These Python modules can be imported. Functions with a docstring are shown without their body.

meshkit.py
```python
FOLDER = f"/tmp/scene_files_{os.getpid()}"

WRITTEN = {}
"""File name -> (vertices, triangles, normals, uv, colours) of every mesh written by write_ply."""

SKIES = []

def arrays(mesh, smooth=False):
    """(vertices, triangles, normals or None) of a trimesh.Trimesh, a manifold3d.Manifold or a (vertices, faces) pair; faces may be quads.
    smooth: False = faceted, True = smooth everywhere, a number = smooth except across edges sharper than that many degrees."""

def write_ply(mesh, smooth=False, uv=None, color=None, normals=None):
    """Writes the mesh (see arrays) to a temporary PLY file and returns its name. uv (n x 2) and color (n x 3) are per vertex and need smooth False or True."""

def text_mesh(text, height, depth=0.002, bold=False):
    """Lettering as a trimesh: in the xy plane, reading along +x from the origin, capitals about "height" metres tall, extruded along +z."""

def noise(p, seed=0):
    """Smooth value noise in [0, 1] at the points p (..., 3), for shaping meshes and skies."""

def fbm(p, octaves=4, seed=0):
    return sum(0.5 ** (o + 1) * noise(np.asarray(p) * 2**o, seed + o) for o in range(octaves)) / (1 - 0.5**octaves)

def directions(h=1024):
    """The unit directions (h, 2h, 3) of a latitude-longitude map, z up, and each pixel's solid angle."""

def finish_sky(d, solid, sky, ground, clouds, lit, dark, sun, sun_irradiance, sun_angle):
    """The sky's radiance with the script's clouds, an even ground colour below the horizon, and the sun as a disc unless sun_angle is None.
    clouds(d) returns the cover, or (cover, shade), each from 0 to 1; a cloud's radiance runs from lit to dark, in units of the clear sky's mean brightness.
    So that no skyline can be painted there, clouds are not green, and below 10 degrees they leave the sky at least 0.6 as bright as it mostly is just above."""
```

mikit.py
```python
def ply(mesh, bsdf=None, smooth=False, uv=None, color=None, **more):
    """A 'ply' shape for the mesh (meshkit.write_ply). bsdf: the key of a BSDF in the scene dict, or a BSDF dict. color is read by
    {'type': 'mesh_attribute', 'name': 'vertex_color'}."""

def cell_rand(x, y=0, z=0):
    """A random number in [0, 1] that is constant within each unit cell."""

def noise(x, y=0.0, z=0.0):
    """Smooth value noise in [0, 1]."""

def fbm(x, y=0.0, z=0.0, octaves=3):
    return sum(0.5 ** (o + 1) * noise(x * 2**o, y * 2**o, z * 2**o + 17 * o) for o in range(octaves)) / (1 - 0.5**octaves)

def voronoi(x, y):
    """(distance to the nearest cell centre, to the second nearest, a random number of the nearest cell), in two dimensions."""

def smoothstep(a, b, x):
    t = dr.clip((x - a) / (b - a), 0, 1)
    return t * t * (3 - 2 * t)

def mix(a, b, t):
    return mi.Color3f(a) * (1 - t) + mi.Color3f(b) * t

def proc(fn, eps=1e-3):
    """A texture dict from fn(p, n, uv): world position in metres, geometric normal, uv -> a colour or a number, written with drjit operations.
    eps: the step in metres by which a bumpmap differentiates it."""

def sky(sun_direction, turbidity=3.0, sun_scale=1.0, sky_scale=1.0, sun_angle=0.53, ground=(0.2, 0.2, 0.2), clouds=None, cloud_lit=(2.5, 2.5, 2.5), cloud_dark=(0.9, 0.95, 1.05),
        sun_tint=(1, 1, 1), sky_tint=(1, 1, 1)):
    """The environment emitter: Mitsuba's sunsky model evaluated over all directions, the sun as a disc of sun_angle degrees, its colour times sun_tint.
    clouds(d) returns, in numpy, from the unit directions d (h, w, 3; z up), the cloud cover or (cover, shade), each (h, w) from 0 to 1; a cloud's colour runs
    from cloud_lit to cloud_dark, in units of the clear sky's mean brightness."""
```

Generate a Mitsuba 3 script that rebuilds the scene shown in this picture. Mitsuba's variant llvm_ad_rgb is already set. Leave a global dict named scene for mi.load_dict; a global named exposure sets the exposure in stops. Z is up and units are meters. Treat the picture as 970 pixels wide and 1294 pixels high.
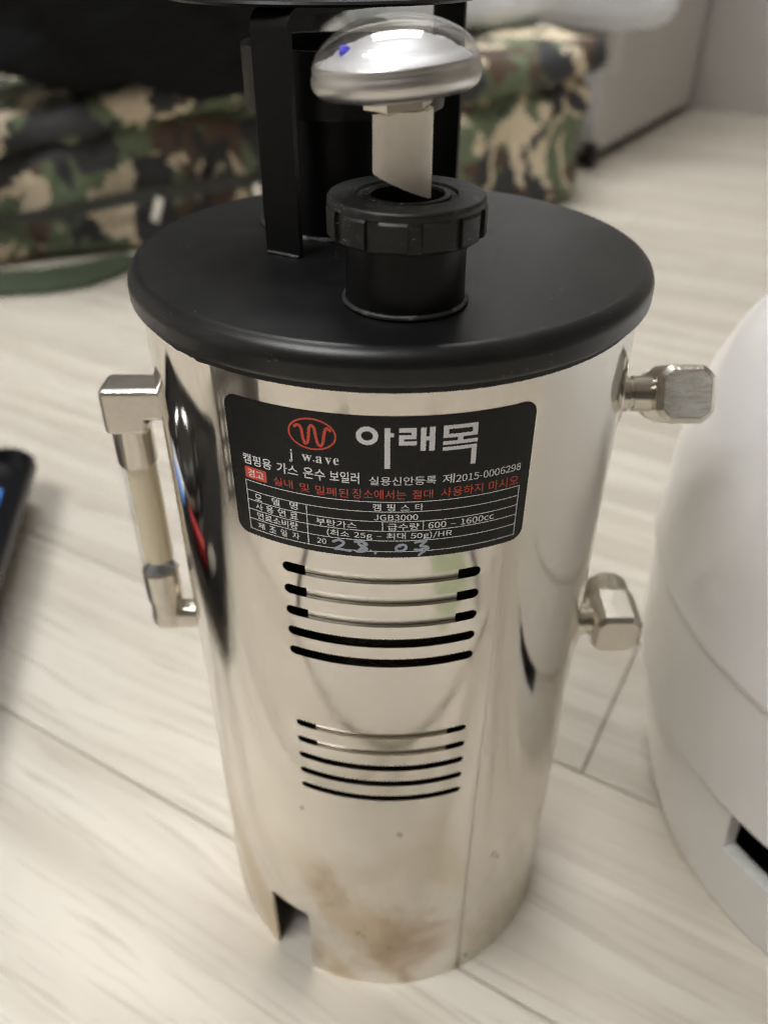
import math
import numpy as np, trimesh, mitsuba as mi, drjit as dr
import manifold3d as m3
import mikit, meshkit
from mikit import noise, fbm, smoothstep, mix, cell_rand, voronoi
from shapely import Polygon, LineString, box as sbox, union_all
from shapely import affinity

T = mi.ScalarTransform4f
scene, labels = {}, {}
rng = np.random.default_rng(7)

# ------------------------------------------------------------------ camera, light, exposure
exposure = 0.0
CAM = np.array([0.0, -0.23781, 0.36495])
PITCH, YAW, ROLL, FPX = 0.6176, -0.0070, 0.0040, 1023.7
fw = np.array([math.sin(YAW) * math.cos(PITCH), math.cos(YAW) * math.cos(PITCH), -math.sin(PITCH)])
rt = np.cross(fw, [0, 0, 1]); rt /= np.linalg.norm(rt)
up = np.cross(rt, fw)
up = math.cos(ROLL) * up - math.sin(ROLL) * rt
scene['camera'] = {'type': 'thinlens', 'fov': math.degrees(2 * math.atan(485 / FPX)), 'fov_axis': 'x',
                   'to_world': T().look_at(origin=CAM.tolist(), target=(CAM + fw).tolist(), up=up.tolist()),
                   'aperture_radius': 0.0015, 'focus_distance': 0.203, 'near_clip': 0.01, 'far_clip': 50.0}

LIGHT_A = 25.5            # radiance of the bars of the ceiling lamp in front of the boiler
LIGHT_B = 16.5            # and of the one behind it
LAMP_TINT = (1.0, 0.994, 0.985)

# ------------------------------------------------------------------ helpers
def put(key, mesh, bsdf, smooth=30, label=None, cat=None, group=None, kind=None, **more):
    k, n = key, 0
    while k in scene:
        n += 1; k = f'{key}_{n:03d}'
    scene[k] = mikit.ply(mesh, bsdf, smooth=smooth, **more)
    d = {a: b for a, b in (('label', label), ('category', cat), ('group', group), ('kind', kind)) if b}
    if d: labels[k] = d
    return k

def put_normals(key, v, f, n, bsdf):
    path = meshkit.write_ply((v, f), normals=n)
    scene[key] = {'type': 'ply', 'filename': path, 'face_normals': False, 'bsdf': {'type': 'ref', 'id': bsdf}}
    return key

def thing(key, label, cat, group=None):
    labels[key] = {'label': label, 'category': cat, **({'group': group} if group else {})}
    return key

def tm(m):
    if hasattr(m, 'to_mesh'):
        q = m.to_mesh()
        return trimesh.Trimesh(np.array(q.vert_properties[:, :3], float), np.array(q.tri_verts), process=False)
    return m

def cat(*ms): return trimesh.util.concatenate([tm(m) for m in ms])

def lathe(profile, n=96, center=(0, 0, 0), a0=0.0, a1=360.0):
    """Surface of revolution about z of (r, z) points; faces outward when the profile goes bottom to top on the outside."""
    P = np.array(profile, float); full = abs(a1 - a0) >= 360
    ang = np.radians(np.linspace(a0, a1, n, endpoint=not full)); k = len(P)
    v = np.stack([np.outer(np.cos(ang), P[:, 0]), np.outer(np.sin(ang), P[:, 0]), np.tile(P[:, 1], (n, 1))], -1).reshape(-1, 3)
    i, j = np.meshgrid(np.arange(n if full else n - 1), np.arange(k - 1), indexing='ij')
    a, b = i * k + j, ((i + 1) % n) * k + j
    f = np.concatenate([np.stack([a, b, b + 1], -1).reshape(-1, 3), np.stack([a, b + 1, a + 1], -1).reshape(-1, 3)])
    m = trimesh.Trimesh(v + np.array(center), f, process=False)
    m.merge_vertices(); m.update_faces(m.nondegenerate_faces())
    return m

def arc(cx, cz, r, a0, a1, n=8):
    return [(cx + r * math.cos(math.radians(a)), cz + r * math.sin(math.radians(a))) for a in np.linspace(a0, a1, n)]

def rbox(size, r, n=16):
    h = np.array(size) / 2 - r
    s = [m3.Manifold.sphere(r, n).translate([x * h[0], y * h[1], z * h[2]]) for x in (-1, 1) for y in (-1, 1) for z in (-1, 1)]
    return m3.Manifold.batch_hull(s)

def move(m, loc=(0, 0, 0), rx=0, ry=0, rz=0):
    m = tm(m).copy()
    for a, ax in ((rx, [1, 0, 0]), (ry, [0, 1, 0]), (rz, [0, 0, 1])):
        if a: m.apply_transform(trimesh.transformations.rotation_matrix(math.radians(a), ax))
    m.apply_translation(loc)
    return m

def tube(points, r, sides=16, caps=True):
    p = np.asarray(points, float); t = np.gradient(p, axis=0); t /= np.linalg.norm(t, axis=1, keepdims=True)
    ref = np.array([0, 0, 1.0]) if abs(t[:, 2]).mean() < 0.8 else np.array([1.0, 0, 0])
    a = np.cross(t, ref); a /= np.linalg.norm(a, axis=1, keepdims=True); b = np.cross(t, a)
    R = np.broadcast_to(r, (len(p),))
    g = np.arange(sides) * 2 * np.pi / sides
    v = p[:, None] + R[:, None, None] * (np.cos(g)[None, :, None] * a[:, None] + np.sin(g)[None, :, None] * b[:, None])
    v = v.reshape(-1, 3); k = len(p)
    i, j = np.meshgrid(np.arange(k - 1), np.arange(sides), indexing='ij')
    q0, q1, q2, q3 = i * sides + j, i * sides + (j + 1) % sides, (i + 1) * sides + (j + 1) % sides, (i + 1) * sides + j
    f = np.concatenate([np.stack([q0, q2, q1], -1).reshape(-1, 3), np.stack([q0, q3, q2], -1).reshape(-1, 3)])
    if caps:
        v = np.vstack([v, p[0], p[-1]]); n0, n1 = len(v) - 2, len(v) - 1; s = np.arange(sides)
        f = np.vstack([f, np.stack([np.full(sides, n0), s, (s + 1) % sides], -1), np.stack([np.full(sides, n1), (k - 1) * sides + (s + 1) % sides, (k - 1) * sides + s], -1)])
    m = trimesh.Trimesh(v, f, process=False); m.fix_normals()
    return m

def soft_box(size, r, step, amp=0.0, freq=8.0, seed=0, power=1.0):
    """A box with rounded edges on a regular grid, its faces ruffled by noise: cloth bags and cushions."""
    n = [max(2, int(round(s / step))) for s in size]; parts = []
    for ax in range(3):
        for sg in (-1, 1):
            o = [i for i in range(3) if i != ax]
            a, b = np.meshgrid(np.linspace(-.5, .5, n[o[0]] + 1), np.linspace(-.5, .5, n[o[1]] + 1), indexing='ij')
            v = np.zeros(a.shape + (3,)); v[..., o[0]] = a * size[o[0]]; v[..., o[1]] = b * size[o[1]]; v[..., ax] = sg * size[ax] / 2
            i, j = np.meshgrid(np.arange(n[o[0]]), np.arange(n[o[1]]), indexing='ij'); w = n[o[1]] + 1
            q = np.stack([i * w + j, (i + 1) * w + j, (i + 1) * w + j + 1, i * w + j + 1], -1).reshape(-1, 4)
            f = np.vstack([q[:, [0, 1, 2]], q[:, [0, 2, 3]]])
            if (sg > 0) == (ax == 1): f = f[:, ::-1]
            parts.append(trimesh.Trimesh(v.reshape(-1, 3), f, process=False))
    m = trimesh.util.concatenate(parts); m.merge_vertices(digits_vertex=6)
    v = np.array(m.vertices); h = np.array(size) / 2 - r
    c = np.clip(v, -h, h); d = v - c; L = np.linalg.norm(d, axis=1, keepdims=True)
    v = c + d / np.maximum(L, 1e-9) * r
    if amp:
        nn = d / np.maximum(L, 1e-9)
        v = v + nn * (amp * (meshkit.fbm(v * freq + seed * 13.1, 4, seed) - 0.5) * 2)[:, None]
    return trimesh.Trimesh(v, np.array(m.faces), process=False)

# ------------------------------------------------------------------ materials
def bsdf(key, inner): scene[key] = {'type': 'twosided', 'bsdf': inner}
def rgb(*c): return {'type': 'rgb', 'value': list(c)}
def pri(key, color, rough=0.5, **k):
    c = color if isinstance(color, dict) else rgb(*color)
    bsdf(key, {'type': 'principled', 'base_color': c, 'roughness': rough, **k})

RB = 0.0724                                             # radius of the steel drum
def steel_color(p, n, uv):
    az = dr.atan2(p.x, -p.y) * RB
    warp = fbm(az * 40, p.z * 40, 3.0)
    heat = smoothstep(0.40, 0.85, fbm(az * 44 + warp * 1.6, p.z * 34 - az * 14, 5.0, 5)) * smoothstep(0.125, 0.075, p.z + 0.03 * warp)
    heat = heat * smoothstep(0.045, 0.02, dr.abs(az + 0.004))
    straw = smoothstep(0.32, 0.7, fbm(az * 60 + p.z * 20, p.z * 22 + 9, 1.0, 4)) * smoothstep(0.16, 0.06, p.z + 0.05 * warp)
    fan = dr.atan2(p.z + 0.02, az + 0.012 + p.z * p.z * 2.0)                      # polishing strokes that spread from the foot
    strokes = noise(fan * 90, 2.0, 5.0) * 0.6 + noise(fan * 230, 7.0, 1.0) * 0.4
    strokes = (strokes - 0.5) * smoothstep(0.13, 0.05, p.z + 0.04 * warp)
    spots = 0
    for a, z, r in ((-0.0112, 0.0400, 0.0011), (-0.0090, 0.0385, 0.0007), (0.0045, 0.1085, 0.0013), (0.0440, 0.0770, 0.0014), (0.0462, 0.0735, 0.0012), (0.0015, 0.0305, 0.0010), (-0.0305, 0.1150, 0.0009)):
        d = dr.sqrt(dr.square(az - a) + dr.square((p.z - z) * 0.8)) / r + 1.6 * (fbm(az * 900, p.z * 900, 1.0) - 0.5)
        spots = spots + smoothstep(1.2, 0.6, d)
    c = mix(mi.Color3f(0.735, 0.695, 0.63), mi.Color3f(0.60, 0.515, 0.38), straw) * (1.0 + 0.13 * strokes)
    c = mix(c, mi.Color3f(0.40, 0.29, 0.20), heat * 0.9)
    return mix(c, mi.Color3f(0.20, 0.16, 0.125), dr.clip(spots, 0, 1) * 0.6)
def steel_rough(p, n, uv):
    az = dr.atan2(p.x, -p.y) * RB
    hazy = smoothstep(0.15, 0.05, p.z + 0.06 * (fbm(az * 30, p.z * 30, 1.0) - 0.5))
    smudge = smoothstep(0.55, 0.72, fbm(az * 70 + 3, p.z * 70, 4.0, 4))
    return 0.055 + 0.05 * smudge + 0.035 * fbm(az * 900, p.z * 40, 0.0) + 0.19 * hazy
pri('m_steel', mikit.proc(steel_color), mikit.proc(steel_rough), metallic=1.0)
pri('m_steel_inner', (0.78, 0.75, 0.69), 0.3, metallic=1.0)
pri('m_soot', (0.03, 0.028, 0.026), 0.7)
def lid_color(p, n, uv):
    dust = smoothstep(0.90, 0.95, noise(p.x * 1700, p.y * 1700, p.z * 1700)) * smoothstep(0.60, 0.74, noise(p.x * 75, p.y * 75, 3.0))
    cloud = smoothstep(0.45, 0.75, fbm(p.x * 50, p.y * 50, p.z * 50, 4))
    return mix(mi.Color3f(0.0060, 0.0063, 0.0068), mi.Color3f(0.0115, 0.0117, 0.012), cloud) + mi.Color3f(0.10) * dust
pri('m_black_coat', mikit.proc(lid_color), 0.34, specular=0.42)
pri('m_black_satin', (0.0035, 0.0035, 0.004), 0.34, specular=0.25)
def rubber_color(p, n, uv):
    dust = smoothstep(0.84, 0.92, noise(p.x * 2300, p.y * 2300, p.z * 2300)) * smoothstep(0.5, 0.68, noise(p.x * 160, p.y * 160, p.z * 160 + 3.0))
    scuff = smoothstep(0.58, 0.75, fbm(p.x * 420, p.y * 420, p.z * 420, 3))
    return mi.Color3f(0.0065) + mi.Color3f(0.011) * scuff + mi.Color3f(0.20) * dust
pri('m_black_plastic', mikit.proc(rubber_color), 0.45, specular=0.45)
pri('m_gap', (0.006, 0.006, 0.006), 0.6)
def bead_color(p, n, uv):
    return mix(mi.Color3f(0.02), mi.Color3f(0.13, 0.125, 0.12), smoothstep(0.52, 0.72, fbm(p.x * 260, p.y * 260, p.z * 200 + 5, 3)))
pri('m_bead', mikit.proc(bead_color), 0.5)
def white_plastic_color(p, n, uv):
    return mix(mi.Color3f(0.86, 0.81, 0.73), mi.Color3f(0.80, 0.74, 0.64), smoothstep(0.4, 0.8, fbm(p.x * 200, p.y * 200, p.z * 140, 3)))
pri('m_stem', mikit.proc(white_plastic_color), 0.42)
pri('m_alu', (0.70, 0.68, 0.65), 0.36, metallic=1.0)
pri('m_reflector', (0.60, 0.60, 0.61), 0.5, metallic=0.7)
pri('m_blue', (0.06, 0.05, 0.75), 0.3)
scene['m_clear'] = {'type': 'thindielectric', 'int_ior': 1.49}
def cast_color(p, n, uv):
    return mix(mi.Color3f(0.62, 0.575, 0.50), mi.Color3f(0.71, 0.67, 0.60), fbm(p.x * 700, p.y * 700, p.z * 700, 3))
def cast_bump(p, n, uv): return fbm(p.x * 1500, p.y * 1500, p.z * 1500, 2)
bsdf('m_nickel', {'type': 'bumpmap', 'arbitrary': {**mikit.proc(cast_bump, 2e-4)}, 'scale': 0.00012,
                  'bsdf': {'type': 'principled', 'base_color': mikit.proc(cast_color), 'roughness': 0.30, 'metallic': 1.0}})
def saw_color(p, n, uv):
    w = fbm(p.x * 260, p.z * 700, 2.0) * 1.3
    g = fbm(p.x * 220, p.z * 5200 + w * 9, 4.0, 2)
    return mix(mi.Color3f(0.66, 0.63, 0.56), mi.Color3f(0.92, 0.90, 0.84), smoothstep(0.3, 0.68, g))
pri('m_nickel_sawn', mikit.proc(saw_color), 0.62, metallic=1.0)
pri('m_nickel_smooth', (0.70, 0.66, 0.58), 0.18, metallic=1.0)
pri('m_hose', (0.78, 0.69, 0.50), 0.25)
pri('m_seal', (0.10, 0.11, 0.13), 0.35)
pri('m_label', (0.0065, 0.0065, 0.0068), 0.38, specular=0.28)
pri('m_ink_white', (0.74, 0.74, 0.74), 0.5)
pri('m_ink_grey', (0.76, 0.77, 0.77), 0.5)
pri('m_ink_red', (0.62, 0.07, 0.035), 0.5)
pri('m_marker', (0.36, 0.41, 0.48), 0.5)

# floor planks: the boards run along FU, the rows are stacked along FV
FA = math.radians(-29.3)
FU, FV = (math.cos(FA), math.sin(FA)), (-math.sin(FA), math.cos(FA))
ROW, ROW0 = 0.124, -0.0415
def wood_color(p, n, uv):
    u, v = p.x * FU[0] + p.y * FU[1], p.x * FV[0] + p.y * FV[1]
    row = dr.floor((v - ROW0) / ROW)
    r = cell_rand(row, 3)
    u = u + 7.3 * r
    wav = fbm(u * 3.0, v * 10, r * 20) * 0.05
    band = fbm(u * 3.5, (v + wav) * 75, r * 30, 3)
    fine = fbm(u * 22, (v + wav) * 420, r * 11, 3)
    blot = fbm(u * 2.2, v * 14, r * 50 + 4, 3)
    c = mix(mi.Color3f(0.545, 0.502, 0.448), mi.Color3f(0.675, 0.636, 0.58), smoothstep(0.28, 0.72, band))
    c = mix(c, mi.Color3f(0.49, 0.445, 0.39), smoothstep(0.50, 0.76, fine) * 0.75)
    c = mix(c, mi.Color3f(0.555, 0.50, 0.445), smoothstep(0.45, 0.8, blot) * 0.5)
    return c * mi.Color3f(0.975, 0.972, 0.94) * (0.95 + 0.08 * r)
def wood_rough(p, n, uv):
    u, v = p.x * FU[0] + p.y * FU[1], p.x * FV[0] + p.y * FV[1]
    return 0.42 + 0.12 * fbm(u * 20, v * 400, 0.0)
pri('m_plank', mikit.proc(wood_color), mikit.proc(wood_rough), specular=0.45)
pri('m_subfloor', (0.20, 0.17, 0.14), 0.8)

def camo_color(p, n, uv):
    q = 17.0
    x, y, z = p.x * q, p.y * q, p.z * q * 0.62
    wx, wz = fbm(x, y, z + 4.0, 3) * 2.4, fbm(x + 9.0, y, z, 3) * 2.4
    a = fbm(x + wx, y, z + wz, 3)
    b = fbm(x * 1.15 + wz + 21, y + 5, z * 1.1 + wx + 3, 3)
    d = fbm(x * 1.25 + 40, y + wx, z + wz + 11, 3)
    c = mi.Color3f(0.098, 0.125, 0.075)
    c = mix(c, mi.Color3f(0.075, 0.048, 0.034), smoothstep(0.530, 0.545, b))
    c = mix(c, mi.Color3f(0.50, 0.425, 0.315), smoothstep(0.552, 0.566, a))
    c = mix(c, mi.Color3f(0.030, 0.031, 0.033), smoothstep(0.570, 0.584, d))
    return c * 1.3 * (0.9 + 0.2 * noise(p.x * 900, p.y * 900, p.z * 900))
pri('m_camo', mikit.proc(camo_color), 0.75, sheen=0.3)
pri('m_camo_green', (0.055, 0.075, 0.045), 0.8)
pri('m_dark_cloth', (0.0055, 0.006, 0.007), 0.8, sheen=0.08, specular=0.2)
pri('m_zip', (0.035, 0.037, 0.03), 0.6)
pri('m_poly_bag', (0.82, 0.86, 0.92), 0.35)
pri('m_cabinet', (0.50, 0.495, 0.48), 0.38)
pri('m_strip', (0.62, 0.62, 0.59), 0.5)
pri('m_wall', (0.52, 0.495, 0.47), 0.8)
pri('m_room', (0.72, 0.70, 0.66), 0.9)
pri('m_room_wall', (0.17, 0.165, 0.16), 0.9)
def heater_color(p, n, uv):
    return mix(mi.Color3f(0.69, 0.685, 0.675), mi.Color3f(0.66, 0.65, 0.63), fbm(p.x * 30, p.y * 30, p.z * 30, 3))
pri('m_heater', mikit.proc(heater_color), 0.15, specular=0.5)
pri('m_heater_inside', (0.012, 0.012, 0.012), 0.35)
pri('m_stove', (0.006, 0.0065, 0.008), 0.28, specular=0.3)
pri('m_chrome', (0.75, 0.74, 0.72), 0.12, metallic=1.0)
pri('m_red', (0.40, 0.02, 0.025), 0.35)
pri('m_screen_blue', (0.09, 0.28, 0.78), 0.3)
pri('m_screen_white', (0.78, 0.82, 0.88), 0.3)
pri('m_basket', (0.02, 0.02, 0.02), 0.4)
pri('m_lamp_body', (0.75, 0.75, 0.74), 0.5)
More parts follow.
